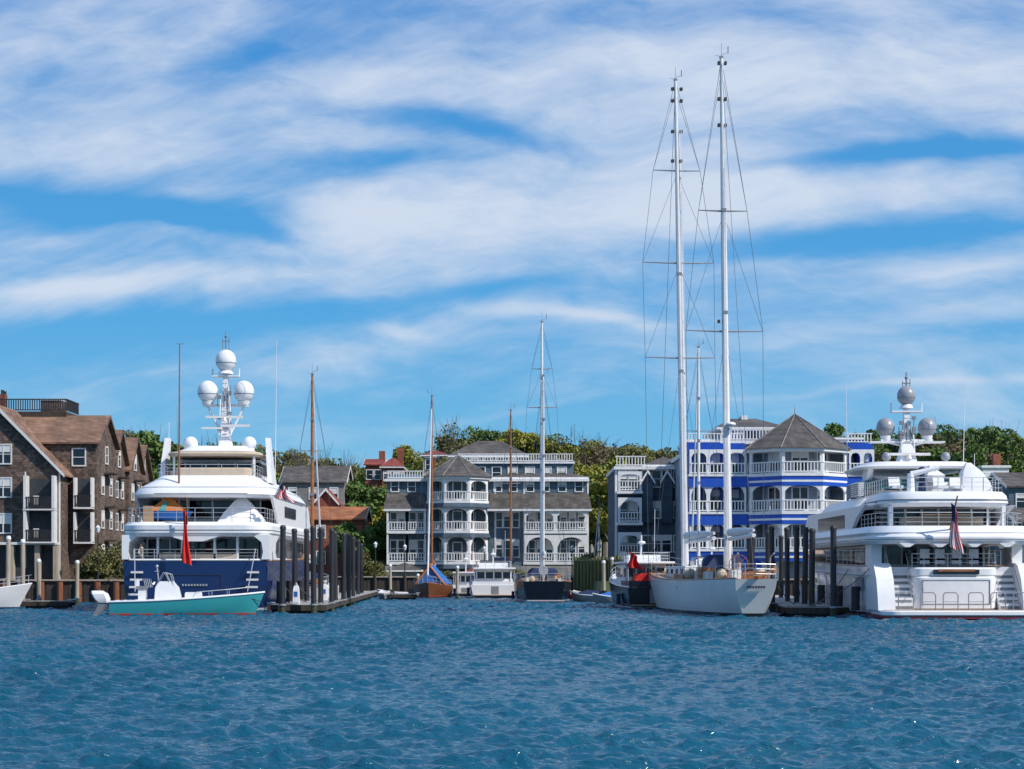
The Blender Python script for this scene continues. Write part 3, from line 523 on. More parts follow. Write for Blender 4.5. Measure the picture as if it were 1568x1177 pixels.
# ------------------------------------------------------------------ docks and pilings
def dock(pts,w,z=.55):
    g=Grp('floating_dock')
    for (a,b) in zip(pts[:-1],pts[1:]):
        a=Vector(a);b=Vector(b);d=(b-a);L=d.length;d.normalize(); F_=((a.x,a.y),(d.x,d.y))
        g.p('deck_slab',CONC).fbox(F_,0,L,-w/2,w/2,z-.14,z); g.p('timber_waler',DKWOOD).fbox(F_,.0,L,w/2+.003,w/2+.12,z-.32,z-.03).fbox(F_,.0,L,-w/2-.12,-w/2-.003,z-.32,z-.03)
        n=max(1,int(L/2.4))
        for i in range(n): g.p('floats',BLACKR).fbox(F_,L*i/n+.15,L*(i+1)/n-.15,-w/2+.1,w/2-.1,-.35,z-.14)
        g.p('timber_ends',DKWOOD).fbox(F_,-.13,-.003,-w/2-.12,w/2+.12,z-.36,z-.02)
        for i in range(n+1):
            for sg in(-1,1): g.p('cleats',STEEL).fbox(F_,L*i/n-.15,L*i/n+.15,sg*(w/2-.2)-.04,sg*(w/2-.2)+.04,z+.05,z+.12)
    return g
def pedestal(x,y,z=.55):
    g=Grp('power_pedestal',(x,y,z)); g.p('cabinet',TRIM).loft([[(a*w,b*w,h) for a,b in((-1,-1),(1,-1),(1,1),(-1,1))] for h,w in((0,.2),(.9,.17),(1.1,.12))]); g.p('lamp_head',GREYP).cyl((0,0,1.1),(0,0,1.28),.13,.05); g.p('sockets',BLUEC).box(-.1,.1,-.21,-.18,.45,.75); g.done()
def piling(px,D,top,r=.2,mt=PILE,cap=BLACKR,base=None):
    g=Grp('dock_piling',(X(px,D),D,0)); h=Z(top,D)
    g.p('post',mt).cyl((0,0,-1.5),(0,0,h),r,r*.97,14); g.p('cap',cap).cyl((0,0,h),(0,0,h+.12),r*1.1,r*.8,14).cyl((0,0,h-.12),(0,0,h),r*1.12,r*1.1,14)
    g.p('tide_mark',mat('weed',(.05,.06,.03),.9,var=.4,scale=6)).cyl((0,0,-.6),(0,0,.45+random.uniform(-.05,.1)),r*1.03,r*1.02,14)
    g.p('pile_hoop',ALUG).cyl((0,0,.52),(0,0,.62),r*1.35,r*1.35,14)
    lean=random.uniform(-.014,.014); g.e.rotation_euler=(0,lean,0); g.done()
dock([(X(463,108),108),(X(560,185),185)],2.6).done()
dock([(X(415,109.5),109.6),(X(455,109.5),109.6)],1.8).done()
dock([(X(1245,100),100),(X(1172,160),160)],2.6).done()
dock([(X(1200,101),101.6),(X(1300,101),101.6)],1.3).done()
dock([(X(600,160),160),(X(640,160),160)],1.5).done()
dock([(X(40,122),122),(X(110,122),122)],1.6).done()
for a in((432,106.5,807),(452,113,812),(470,118,812),(480.5,107.2,808),(491,110.5,810),(508,114,812),(514,120,816),(526,126,818),(534,132,820),(541,140,824),(548,150,828),(554,162,834)): piling(*a,r=.17)
for a in((1276,99.2,808),(1243,102,812),(1232,107,810),(1220,112,808),(1206,117,810),(1183,112,809),(1175,125,815),(1151,125,820),(1147,132,824),(1196,135,822)): piling(*a,r=.17)
for i,a in enumerate(((12,120,823),(35,124,828),(60,127,858),(118,135,860),(700,165,868),(640,186,880),(925,150,860),(938,160,855),(598,175,865))): piling(*a,r=.15,mt=TANP,cap=TRIM)
for x,y in((X(450,109),110.2),(X(497,125),125),(X(514,135),135),(X(551,165),165),(X(1222,115),115),(X(1205,130),130)): pedestal(x,y)
# ------------------------------------------------------------------ ground, bulkheads
GRASS=mat('grass_ground',(.07,.10,.035),.95,var=.4,scale=.2,bump=.5)
def smooth(a,b,x):
    t=np.clip((x-a)/(b-a),0,1); return t*t*(3-2*t)
def land(x,y):
    edge=np.where(x<-27.5,148.0,np.where(x<7.5,190.0,152.0))
    h=np.where(y>edge+1.2,1.65,-2.5)
    return h+np.where(y>edge+1.2,11*smooth(235,330,y)+6*smooth(330,900,y)+1.2*np.sin(x*.03+1)*smooth(240,330,y),0)
ys=np.concatenate([np.arange(140,240,1.0),np.arange(240,400,5.0),np.linspace(400,6000,30)])
xs=np.concatenate([np.linspace(-4000,-130,14),np.arange(-120,-40,4.0),np.arange(-40,60,.5),np.arange(60,140,4.0),np.linspace(150,4000,14)])
XX,YY=np.meshgrid(xs,ys); ZZ=land(XX,YY)
def gridmesh(name,XX,YY,ZZ,mt):
    r,c=XX.shape; co=np.stack([XX,YY,ZZ],-1).reshape(-1,3).astype(np.float32)
    i=np.arange(r*c).reshape(r,c); f=np.stack([i[:-1,:-1],i[:-1,1:],i[1:,1:],i[1:,:-1]],-1).reshape(-1,4)
    me=bpy.data.meshes.new(name); me.vertices.add(len(co)); me.vertices.foreach_set('co',co.ravel())
    me.loops.add(f.size); me.loops.foreach_set('vertex_index',f.ravel().astype(np.int32)); me.polygons.add(len(f))
    me.polygons.foreach_set('loop_start',np.arange(0,f.size,4,dtype=np.int32)); me.polygons.foreach_set('loop_total',np.full(len(f),4,dtype=np.int32))
    me.polygons.foreach_set('use_smooth',np.ones(len(f),dtype=bool)); me.update(); me.validate(); me.materials.append(mt)
    o=bpy.data.objects.new(name,me); scn.collection.objects.link(o); return o
gridmesh('ground',XX,YY,ZZ,GRASS)
TIMB=mat('green_timber',(.12,.13,.05),.9,var=.45,scale=2,streak=True); RUST=mat('rust_timber',(.20,.07,.035),.9,var=.45,scale=2,streak=True)
def bulkhead(name,x0,y0,x1,y1,zt,mt,sp=1.2,pr=.16,pm=None,pz=.5):
    g=Grp(name); a=Vector((x0,y0));b=Vector((x1,y1));d=b-a;L=d.length;d.normalize();F_=((a.x,a.y),(d.x,d.y))
    n=int(L/.3)
    for i in range(n): g.p('sheeting',mt).fbox(F_,L*i/n+.01,L*(i+1)/n-.01,0,.1+.03*(i%2),-2,zt-random.uniform(0,.05))
    g.p('backing',DKWOOD).fbox(F_,0,L,-1.4,0,-2,zt-.08); g.p('cap_beam',TANP).fbox(F_,0,L,-.15,.3,zt,zt+.12)
    n=int(L/sp)
    for i in range(n+1):
        q=a+d*(L*i/n); nn=Vector((d.y,-d.x)); q=q+nn*.25; g.p('posts',pm or mt).cyl((q.x,q.y,-2),(q.x,q.y,zt+pz*random.uniform(.6,1.1)),pr,n=8)
    g.done()
bulkhead('timber_bulkhead',-70,148.3,-27.5,148.3,1.75,DKWOOD,sp=1.5,pm=RUST,pz=-.1,pr=.25)
bulkhead('timber_bulkhead',-27.5,148.3,-22,190.3,2.6,TIMB,sp=2,pm=TANP)
bulkhead('timber_bulkhead',-22,190.3,7.5,190.3,1.9,DKWOOD,sp=1.5,pm=DKWOOD,pz=.3)
bulkhead('timber_bulkhead',X(885,172),172,X(962,158),158,3.5,TIMB,sp=1.0,pm=TIMB,pz=.4,pr=.2)
bulkhead('timber_bulkhead',10.2,152.3,80,152.3,1.8,DKWOOD,sp=1.5,pm=DKWOOD,pz=.5)
# ------------------------------------------------------------------ buildings
BROWN=shingle('brown_cedar_shingle',(.13,.09,.072),.3,.2,.5); BRROOF=shingle('brown_roof_shingle',(.22,.13,.09),.6,.22,.25)
BLUEG=shingle('bluegrey_clapboard',(.10,.16,.215),3,.16,.14); GRROOF=shingle('grey_roof_shingle',(.095,.085,.08),.5,.2,.3)
BLUEG2=shingle('slate_clapboard',(.062,.10,.145),3,.16,.14)
ROYAL=mat('royal_blue_paint',(.006,.075,.46),.45,var=.15); BRICK=shingle('red_brick',(.28,.09,.055),.3,.1,.3); ORROOF=shingle('orange_roof',(.34,.13,.055),.5,.2,.25)
REDROOF=shingle('red_roof',(.24,.05,.035),.5,.2,.25); TEALT=mat('teal_trim',(.12,.26,.30),.6); CREAM=shingle('cream_clapboard',(.50,.47,.41),3,.16,.08)
GREYW=shingle('grey_clapboard',(.27,.27,.27),3,.16,.12); DARKI=mat('painted_shade',(.03,.035,.045),.8,var=.3)  # DARKI: shade put in as a dark colour on flat panels, no interior behind
HOTW=shingle('hotel_clapboard',(.28,.33,.40),3,.16,.1)
def front(x,y): return ((x,y),(1,0))
def window(g,F_,u,z,w,h,trim=TRIM,mull=True,name='window'):
    t=.11
    g.p(name+'_glass',GLASS).fbox(F_,u-w/2,u+w/2,.0,.02,z,z+h)
    P=g.p(name+'_trim',trim); P.fbox(F_,u-w/2-t,u-w/2,0,.07,z-t,z+h+t); P.fbox(F_,u+w/2,u+w/2+t,0,.07,z-t,z+h+t)
    P.fbox(F_,u-w/2,u+w/2,0,.068,z+h,z+h+t); P.fbox(F_,u-w/2,u+w/2,0,.09,z-t,z)
    if mull: P.fbox(F_,u-w/2,u+w/2,.0,.045,z+h*.5-.03,z+h*.5+.03)
    if mull and w>1.1: P.fbox(F_,u-.05,u+.05,0,.05,z,z+h)
    if random.random()<.45: g.p('blinds',OFFW).fbox(F_,u-w/2,u+w/2,.021,.026,z+h*random.uniform(.4,.75),z+h)
def balus(g,p0,p1,z,h=1.0,mt=TRIM,sp=.28,name='balustrade'):
    a=Vector(p0);b=Vector(p1);d=b-a;L=d.length;d.normalize();F_=((a.x,a.y),(d.x,d.y));P=g.p(name,mt)
    P.fbox(F_,0,L,-.05,.05,z+h-.09,z+h); P.fbox(F_,0,L,-.04,.04,z+.08,z+.17)
    n=max(2,int(L/sp))
    for i in range(n): P.fbox(F_,L*(i+.5)/n-.045,L*(i+.5)/n+.045,-.03,.03,z+.17,z+h-.09)
def arch(g,p0,p1,z0,z1,zs,pw=.22,t=.16,mt=TRIM,name='arched_porch'):
    """posts plus elliptical arch between p0,p1 ; zs spring height"""
    a=Vector(p0);b=Vector(p1);d=b-a;L=d.length;d.normalize();F_=((a.x,a.y),(d.x,d.y));P=g.p(name,mt);n=(d.y,-d.x)
    P.fbox(F_,0,pw,-t,0,z0,z1); P.fbox(F_,L-pw,L,-t,0,z0,z1)
    N=10; c=z1-.28; pt=[]
    for i in range(N+1):
        s=-1+2*i/N; u=L/2+s*(L/2-pw); zz=zs+(c-zs)*math.sqrt(max(0,1-s*s)); pt.append((u,zz))
    def W(u,k,z): return (a.x+d.x*u+n[0]*k,a.y+d.y*u+n[1]*k,z)
    for (u0,za),(u1,zb) in zip(pt[:-1],pt[1:]):
        P.poly([W(u0,0,za),W(u1,0,zb),W(u1,0,z1),W(u0,0,z1)]); P.poly([W(u0,-t,za),W(u1,-t,zb),W(u1,0,zb),W(u0,0,za)]); P.poly([W(u0,-t,za),W(u0,-t,z1),W(u1,-t,z1),W(u1,-t,zb)])
def hip(g,x0,x1,y0,y1,z0,z1,mt,over=.4,name='hip_roof',rl=None):
    x0-=over;x1+=over;y0-=over;y1+=over; w=(y1-y0)/2; rl=rl if rl is not None else max(0.2,(x1-x0)/2-w); cx=(x0+x1)/2; cy=(y0+y1)/2
    v=[(x0,y0,z0),(x1,y0,z0),(x1,y1,z0),(x0,y1,z0),(cx-rl,cy,z1),(cx+rl,cy,z1)]
    g.p(name,mt).add(v,[(0,1,5,4),(1,2,5),(2,3,4,5),(3,0,4),(3,2,1,0)]); g.p('eaves_fascia',TRIM).box(x0+.03,x1-.03,y0+.03,y1-.03,z0-.22,z0-.004)
def gable_x(g,x0,x1,y0,y1,z0,z1,wall,roof,over=.35,cx=None):
    """ridge along X"""
    cy=(y0+y1)/2
    g.p('gable_wall',wall).add([(x0,y0,z0),(x0,y1,z0),(x0,cy,z1),(x1,y0,z0),(x1,y1,z0),(x1,cy,z1)],[(0,2,1),(3,4,5),(0,1,4,3),(0,3,5,2),(1,2,5,4)])
    s=(z1-z0)/(cy-y0); t=.18
    for sg in(-1,1):
        ye=cy+sg*((y1-y0)/2+over); ze=z1-s*((y1-y0)/2+over)
        g.p('roof',roof).loft([[(x,cy,z1+.02),(x,ye,ze+.02),(x,ye,ze+t),(x,cy,z1+t+.02)] for x in(x0-over,x1+over)])
        for x in(x0-over-.03,x1+over): g.p('rake_trim',wall if wall is BROWN else TRIM).loft([[(xx,cy,z1-.08),(xx,ye,ze-.08),(xx,ye,ze+t+.02),(xx,cy,z1+t+.04)] for xx in(x,x+.03)])
def gable_y(g,x0,x1,y0,y1,z0,z1,wall,roof,over=.35,trim=TRIM):
    cx=(x0+x1)/2
    g.p('front_gable_wall',wall).add([(x0,y0,z0),(x1,y0,z0),(cx,y0,z1),(x0,y1,z0),(x1,y1,z0),(cx,y1,z1)],[(0,1,2),(3,5,4),(0,3,4,1),(0,2,5,3),(1,4,5,2)])
    s=(z1-z0)/(cx-x0); t=.18
    for sg in(-1,1):
        xe=cx+sg*((x1-x0)/2+over); ze=z1-s*((x1-x0)/2+over)
        g.p('front_roof',roof).loft([[(cx,y,z1+.02),(xe,y,ze+.02),(xe,y,ze+t),(cx,y,z1+t+.02)] for y in(y0-over,y1)])
        g.p('front_rake',trim).loft([[(cx,y,z1-.1),(xe,y,ze-.1),(xe,y,ze+t+.02),(cx,y,z1+t+.04)] for y in(y0-over-.04,y0-over-.003)])
# ---- brown shingle condominiums
g=Grp('shingle_condominium'); D=155; xc=X(148,D); xl=-60
eav=Z(676,D)
for i,(y0,y1,dz) in enumerate(((155,162.5,0),(162.52,168,-.3),(168.02,173.5,-.6),(173.52,179,-.9))):
    g.p('walls',BROWN).box(xl,xc-.3*(i%2),y0,y1,1.6,eav+dz-(0.0 if i==0 else .9))
    gable_x(g,xl,xc-.3*(i%2),y0,y1,eav+dz-(0 if i==0 else .9),eav+dz+(2.35 if i==0 else 1.9),BROWN,BRROOF)
    Fs=((xc-.3*(i%2),y0),(0,1)); w=y1-y0
    for z in(3.4,6.3,9.2,11.9 if i==0 else 12.0):
        for u in((w*.3,w*.72) if z<11 else (w*.5,)): window(g,Fs,u,z,.85,1.35,trim=OFFW)
    for z in(5.2,8.1,11.0): 
        g.p('side_balcony',DKWOOD).fbox(Fs,w*.38,w*.62,0,.9,z-.1,z+.05); 
ff=front(0,155); 
window(g,ff,X(121,D),Z(712,D),1.0,1.35,trim=TEALT)
for zf in(Z(828,D),Z(775,D)): # balcony column right of gable; its inner shade is a flat dark panel
    x0,x1=X(118,D),X(143,D)
    g.p('recess_shade_panel',DARKI).fbox(ff,x0,x1,0,.03,zf,zf+2.3); g.p('balcony_posts',OFFW).fbox(ff,x0-.1,x0+.05,.03,.9,zf-.15,zf+2.4).fbox(ff,x1-.05,x1+.1,.03,.9,zf-.15,zf+2.4)
    g.p('balcony_floor',OFFW).fbox(ff,x0-.1,x1+.1,.0,.95,zf-.25,zf-.1); balus(g,(x0,154.1),(x1,154.1),zf-.1,1.0,BLACKR,.14,'balcony_rail')
D=152; bx0,bx1=X(-105,D),X(93,D); ez=Z(722,D); g.p('bay_walls',BROWN).box(bx0,bx1,152,155.01,1.6,ez); gable_y(g,bx0,bx1,152,158,ez,Z(622,D),BROWN,BRROOF,.4,OFFW)
fb=front(0,152)
for py in(694,745,800): window(g,fb,X(5,D),Z(py+15,D),1.25,1.5,trim=TEALT)
g.p('corner_boards',OFFW).fbox(fb,X(90,D),X(92.6,D),.0,.06,1.6,ez-.1).fbox(fb,X(38,D),X(40,D),0,.06,Z(870,D),Z(722,D))
for zf in(Z(824,D),Z(774,D)):
    x0,x1=X(45,D),X(84,D); g.p('recess_shade_panel',DARKI).fbox(fb,x0,x1,0,.03,zf,zf+2.2)  # dark panel on the wall paints the shade behind the balcony
    g.p('balcony_posts',OFFW).fbox(fb,x0-.22,x0,.03,1.1,zf-.3,zf+2.45).fbox(fb,x1,x1+.22,.03,1.1,zf-.3,zf+2.45)
    g.p('balcony_floor',OFFW).fbox(fb,x0-.25,x1+.25,0,1.15,zf-.42,zf-.3); balus(g,(x0,150.9),(x1,150.9),zf-.3,1.0,BLACKR,.14,'balcony_rail')
    g.p('balcony_chairs',OFFW).fbox(fb,x0+.5,x0+.9,.3,.7,zf,zf+.8)
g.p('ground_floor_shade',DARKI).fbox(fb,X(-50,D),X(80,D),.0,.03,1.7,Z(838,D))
for px in(-20,20,60,88): g.p('ground_posts',TANP).fbox(fb,X(px,D)-.2,X(px,D)+.2,.04,.7,1.6,Z(830,D))
g.p('fascia_band',OFFW).fbox(fb,X(-60,D),X(92,D),.03,.75,Z(834,D),Z(830,D))
x0,x1=X(-20,160),X(108,160); zz=Z(632,160); g.p('roof_deck',DKWOOD).box(x0,x1,158.5,163,zz-.6,zz); balus(g,(x0,158.5),(x1,158.5),zz,1.1,BLACKR,.2,'roof_rail'); balus(g,(x1,158.5),(x1,163),zz,1.1,BLACKR,.2,'roof_rail')
g.p('roof_hatch_house',BROWN).box(X(62,160),X(92,160),160,162.5,Z(640,160),Z(613,160)); g.p('hatch_trim',OFFW).box(X(61,160),X(93,160),159.9,162.6,Z(613,160),Z(611,160))
g.p('chimneys',BRICK).box(X(2,160),X(10,160),159.5,160.3,Z(632,160),Z(604,160)); g.p('chimney_pots',BLACKR).cyl((X(4,160),160,Z(604,160)),(X(4,160),160,Z(597,160)),.15).cyl((X(8,160),160,Z(604,160)),(X(8,160),160,Z(599,160)),.12)
g.done()
# ---- centre inn, blue grey, octagonal tower
def tower(g,cx,cy,R,levels,skirt,eave,apex,wall,roof,n=8,rot=math.pi/8,postw=.22,over=.5,band=None):
    V=[(cx+R*math.cos(rot+2*math.pi*i/n),cy+R*math.sin(rot+2*math.pi*i/n)) for i in range(n)]
    O=lambda r:[(cx+r*math.cos(rot+2*math.pi*i/n),cy+r*math.sin(rot+2*math.pi*i/n)) for i in range(n)]
    g.p('tower_core',wall).slab(O(R-1.5),1.6,eave-.05)
    for k,(zf,zc) in enumerate(levels):
        for i in range(n):
            a=V[i];b=V[(i+1)%n]; m=((a[0]+b[0])/2,(a[1]+b[1])/2)
            if m[1]>cy+R*.5: continue
            arch(g,a,b,zf,zc,zf+1.75,postw); balus(g,a,b,zf,1.0)
            q=O(R-1.5); F_=(q[i],((q[(i+1)%n][0]-q[i][0]),(q[(i+1)%n][1]-q[i][1]))); L=math.hypot(*F_[1]); F_=(F_[0],(F_[1][0]/L,F_[1][1]/L))
            window(g,F_,L/2,zf+.15,min(1.3,L*.55),1.95,name='tower_door')
        g.p('tower_floors',TRIM).slab(O(R+.12),zf-.28,zf-.0)
        if band: 
            for j,(z0,z1,m_,nm) in enumerate(band(zf)): g.p(nm,m_).slab(O(R+.05+.02*(j%2)),z0,z1)
        else: g.p('tower_skirts',skirt).slab(offs(O(R+.35),0),zf-.75,zf-.28,top=.2)
        g.p('porch_ceiling',TRIM).slab(O(R-.02),zc,zc+.12)
    g.p('tower_eaves',TRIM).slab(O(R+.25),eave-.28,eave); e=O(R+over)
    g.p('tower_roof',roof).add([(x,y,eave+.002) for x,y in e]+[(cx,cy,apex)],[(i,(i+1)%n,n) for i in range(n)]+[tuple(range(n-1,-1,-1))])
    for x,y in e: g.p('roof_hips',GREYW).cyl((x,y,eave+.03),(cx,cy,apex+.03),.05,n=5)
    g.p('finial',ALUG).cyl((cx,cy,apex-.1),(cx,cy,apex+.7),.08,.02)
D=200; g=Grp('waterfront_inn'); x=lambda p:X(p,D); z=lambda p:Z(p,D)
g.p('walls',BLUEG).box(x(590),x(900),203,219,1.6,z(735)).box(x(700),x(880),204.5,218,z(735),z(705)).box(x(590),x(640),204.5,218,z(735),z(722))
g.p('cornice',TRIM).box(x(586),x(904),202.5,219.3,z(735),z(731)).box(x(698),x(882),204.2,218.2,z(706),z(703))
fw=front(0,203)
for (a,b) in((590,648),(750,903)): # mansard skirt
    g.p('skirt_roof',GRROOF).add([(x(a)-.3,201.3,z(778)),(x(b)+.3,201.3,z(778)),(x(b),203.0,z(753)),(x(a),203.0,z(753)),(x(a)-.3,203.0,z(778)),(x(b)+.3,203,z(778))],[(0,1,2,3),(0,3,4),(1,5,2)])
    g.p('skirt_fascia',TRIM).box(x(a)-.3,x(b)+.3,201.32,203,z(778)-.25,z(778)-.004)
for (a,b,m) in((803,851,1),(851,900,1),(592,622,0),(622,650,0)):
    for zf,zc in((z(860),z(818)),(z(812),z(779))):
        (arch if m else lambda *k,**w:None)(g,(x(a),201.5),(x(b),201.5),zf,zc,zf+1.6); balus(g,(x(a),201.5),(x(b),201.5),zf)
        if not m: g.p('porch_posts',TRIM).box(x(a)-.1,x(a)+.1,201.45,201.6,zf,zc).box(x(b)-.1,x(b)+.1,201.45,201.6,zf,zc)
for (a,b) in((803,900),(592,650)):
    for zf in(z(860),z(812)): g.p('porch_floors',TRIM).box(x(a)-.1,x(b)+.1,201.4,203,zf-.3,zf)
g.p('foundation',GREYW).box(x(588),x(902),201.45,203.0,1.6,z(866))
for px in(600,612,630,642,764,776,790,815,828,842,864,878,892):
    for py,h in((806,1.6),(852,1.8)): window(g,fw,x(px),z(py),.62,h)
for px in(602,628,762,786,812,836,862,888):
    window(g,fw,x(px),z(750),.75,.85+.2)
for px in(712,735,760,785,812,838,862): window(g,front(0,204.5),x(px),z(728),.9,1.15)
for (a,b,y,zz) in((590,648,202.7,z(731)),(700,880,204.3,z(703))): balus(g,(x(a),y),(x(b),y),zz,.9)
g.p('penthouse_walls',BLUEG).box(x(690),x(803),207,215,z(704),z(691)); hip(g,x(688),x(806),206.5,215.5,z(691),z(664),GRROOF,rl=1.4)
hip(g,x(808),x(872),207,215,z(704)+.25,z(687),GRROOF,over=.2,name='side_hip_roof')
hip(g,x(752),x(902),202.9,208,z(731)+.23,z(718),GRROOF,over=.1,name='front_hip_roof')
for px in(705,725,745,765,785): window(g,front(0,207),x(px),z(702),.7,.5,mull=False)
tower(g,x(700),203,3.6,[(z(860),z(818)),(z(812),z(775)),(z(766),z(732))],BLUEG2,z(729),z(694),BLUEG,GRROOF)
for px in(758,803,902): g.p('corner_boards',TRIM).fbox(fw,x(px)-.09,x(px)+.09,0,.05,1.6,z(735))
g.p('entry_canopy',NAVY).box(x(756),x(790),200.5,202.9,z(858),z(853)); g.p('chimney',BRICK).box(x(655),x(661),210,211.2,z(735),z(690)); g.p('chimney_cap',TRIM).box(x(654),x(662),209.9,211.3,z(690),z(688))
g.done()
# ---- slate-blue wing
D=176; g=Grp('grey_blue_inn_wing'); x=lambda p:X(p,D); z=lambda p:Z(p,D); fw=front(0,177)
g.p('walls',BLUEG2).box(x(944),x(1062),177,192,1.6,z(716)); g.p('cornice',TRIM).box(x(941),x(1064),176.6,192.2,z(718),z(713)); balus(g,(x(943),176.8),(x(990),176.8),z(713),1.0)
hip(g,x(990),x(1060),178,188,z(713)+.25,z(693),GRROOF,over=.2)
for (a,b) in((946,982),):
    for zf,zc in((z(850),z(815)),(z(800),z(762)),(z(752),z(722))):
        arch(g,(x(a),175.4),(x(b),175.4),zf,zc,zf+1.4); balus(g,(x(a),175.4),(x(b),175.4),zf); g.p('porch_floors',TRIM).box(x(a)-.1,x(b)+.1,175.3,177,zf-.25,zf); g.p('porch_side_posts',TRIM).box(x(b)-.1,x(b)+.05,175.5,177,zf+.9,zf+1.0)
for px in(955,970,992,1006,1022,1040):
    for py in(844,792,744): window(g,fw,x(px),z(py),.8,1.5)
for px in(984,1014): g.p('gable_bay',BLUEG2).box(x(px),x(px+16),176.2,177,z(800),z(735)); gable_y(g,x(px),x(px+16),176.2,178,z(735),z(722),BLUEG2,GRROOF,.2)
g.p('corner_boards',TRIM).box(x(942.5),x(946),176.9,177.2,1.6,z(718))
g.done()
# ---- blue and white hotel with big octagonal tower
D=160; g=Grp('blue_white_hotel'); x=lambda p:X(p,D); z=lambda p:Z(p,D); fw=front(0,164)
g.p('walls',HOTW).box(x(1060),x(1346),164,182,1.6,z(688)); g.p('cornice',TRIM).box(x(1056),x(1350),163.6,182.2,z(690),z(684))
lv=[(4.5,7.0),(7.8,10.35),(11.15,13.35)]
def bands(zf): return [(zf-.62,zf-.283,ROYAL,'blue_bands'),(zf-.80,zf-.623,TRIM,'white_bands'),(zf-1.12,zf-.803,ROYAL,'blue_bands')]
for zf,zc in lv:
    g.p('white_bands_flat',TRIM).box(x(1058),x(1348),162.2,164,zf-.2,zf); g.p('blue_bands_flat',ROYAL).box(x(1058),x(1348),162.3,164,zf-1.15,zf-.203)
    for a,b in((1060,1089),(1089,1118),(1118,1148),(1308,1328),(1328,1347)):
        arch(g,(x(a),162.4),(x(b),162.4),zf,zc,zf+1.5,.16); balus(g,(x(a),162.4),(x(b),162.4),zf)
        window(g,fw,x((a+b)/2),zf+.1,.8,1.95,trim=ROYAL); g.p('wall_blue_panels',ROYAL).fbox(fw,x(a)+.05,x(a)+.42,0,.03,zf,zc)
        g.p('privacy_screens',ROYAL).box(x(a)-.05,x(a)+.05,162.6,163.98,zf,zc)
for a,b in((1058,1148),(1308,1348)): g.p('blue_parapet',ROYAL).box(x(a),x(b),163.4,163.59,z(684),z(674)); balus(g,(x(a),163.5),(x(b),163.5),z(674),.9)
tower(g,x(1228),164,4.65,lv,ROYAL,z(686),z(628),HOTW,GRROOF,postw=.26,band=bands,over=.45)
g.p('penthouse',HOTW).box(x(1122),x(1212),168,178,z(684),z(645)); hip(g,x(1118),x(1216),167.5,178.5,z(643),z(622),GRROOF,rl=1.2); balus(g,(x(1116),166.5),(x(1216),166.5),z(666),1.0); g.p('penthouse_terrace',TRIM).box(x(1116),x(1216),166.4,168,z(668)-.2,z(666))
g.p('penthouse_cupola',TRIM).box(x(1162),x(1172),172,174,z(625),z(618))
for px in(1130,1150,1170): window(g,front(0,168),x(px),z(662),.9,.7,trim=ROYAL)
g.p('left_roof_house',ROYAL).box(x(1064),x(1120),167,176,z(684),z(668)); g.p('left_roof_trim',TRIM).box(x(1062),x(1122),166.8,176.2,z(668),z(664))
g.p('right_roof_house',ROYAL).box(x(1285),x(1346),167,178,z(684),z(664)); g.p('right_roof_trim',TRIM).box(x(1284),x(1347),166.8,178.1,z(664),z(661))
for px in(1295,1312,1330): window(g,front(0,167),x(px),z(680),.7,.9)
g.p('chimney',BLACKR).cyl((x(1247),172,z(645)),(x(1247),172,z(630)),.15)
g.p('ground_floor_blue_wall',ROYAL).box(x(1140),x(1300),161.4,162.3,1.6,3.35)
for px in range(1062,1350,22): g.p('ground_floor_piers',TRIM).box(x(px)-.15,x(px)+.15,161.2,161.38,1.6,3.4)
g.done()
# ---- background houses
def house(name,p0,p1,D,dep,ye,yr,wall,roof,ridge='x',trim=TRIM,chim=False):
    g=Grp(name); x0,x1=X(p0,D),X(p1,D); b=float(land(np.array((x0+x1)/2),np.array(D+dep/2)))-1.5; ze=Z(ye,D); zr=Z(yr,D)
    g.p('walls',wall).box(x0,x1,D,D+dep,b,ze)
    if ridge=='x': gable_x(g,x0,x1,D,D+dep,ze,zr,wall,roof)
    elif ridge=='y': gable_y(g,x0,x1,D,D+dep,ze,zr,wall,roof)
    elif ridge=='flat': g.p('roof_cap',trim).box(x0-.2,x1+.2,D-.2,D+dep,ze,ze+.3)
    else: hip(g,x0,x1,D,D+dep,ze,zr,roof)
    n=max(2,int((x1-x0)/2.4)); zz=ze-2.1
    while zz>b+2.2 and zz>2.5:
        for i in range(n): window(g,front(0,D),x0+(x1-x0)*(i+.5)/n,zz,.9,1.35,trim=trim)
        zz-=3.0
    zz=ze-2.1
    for u in(dep*.3,dep*.7): window(g,((x1,D),(0,1)),u,zz,.9,1.35,trim=trim); window(g,((x0,D+dep),(0,-1)),u,zz,.9,1.35,trim=trim)
    if chim: xx=x0+(x1-x0)*.7; g.p('chimney',BRICK).box(xx,xx+.9,D+dep/2-.4,D+dep/2+.5,ze,zr+1.4)
    g.done()
house('grey_house',432,527,228,10,738,712,GREYW,GRROOF,'x'); house('brick_house',470,556,212,9,795,776,BRICK,ORROOF,'x'); house('brick_house',483,515,218,6,768,750,BRICK,REDROOF,'y')
house('clapboard_house',205,300,205,10,735,707,GREYW,BRROOF,'x'); house('red_brick_house',560,585,275,8,712,702,BRICK,REDROOF,'x',chim=True); house('red_brick_house',585,615,270,8,714,698,BRICK,REDROOF,'hip',chim=True)
house('red_roof_house',648,684,262,8,696,687,CREAM,REDROOF,'hip'); house('white_house',816,850,268,8,712,700,TRIM,GRROOF,'y')
house('grey_townhouse',1490,1560,185,10,730,722,GREYW,GRROOF,'flat'); house('clapboard_house',1545,1620,178,10,745,722,BLUEG,GRROOF,'x'); house('white_house',1505,1545,230,8,716,709,TRIM,GRROOF,'flat',chim=True)
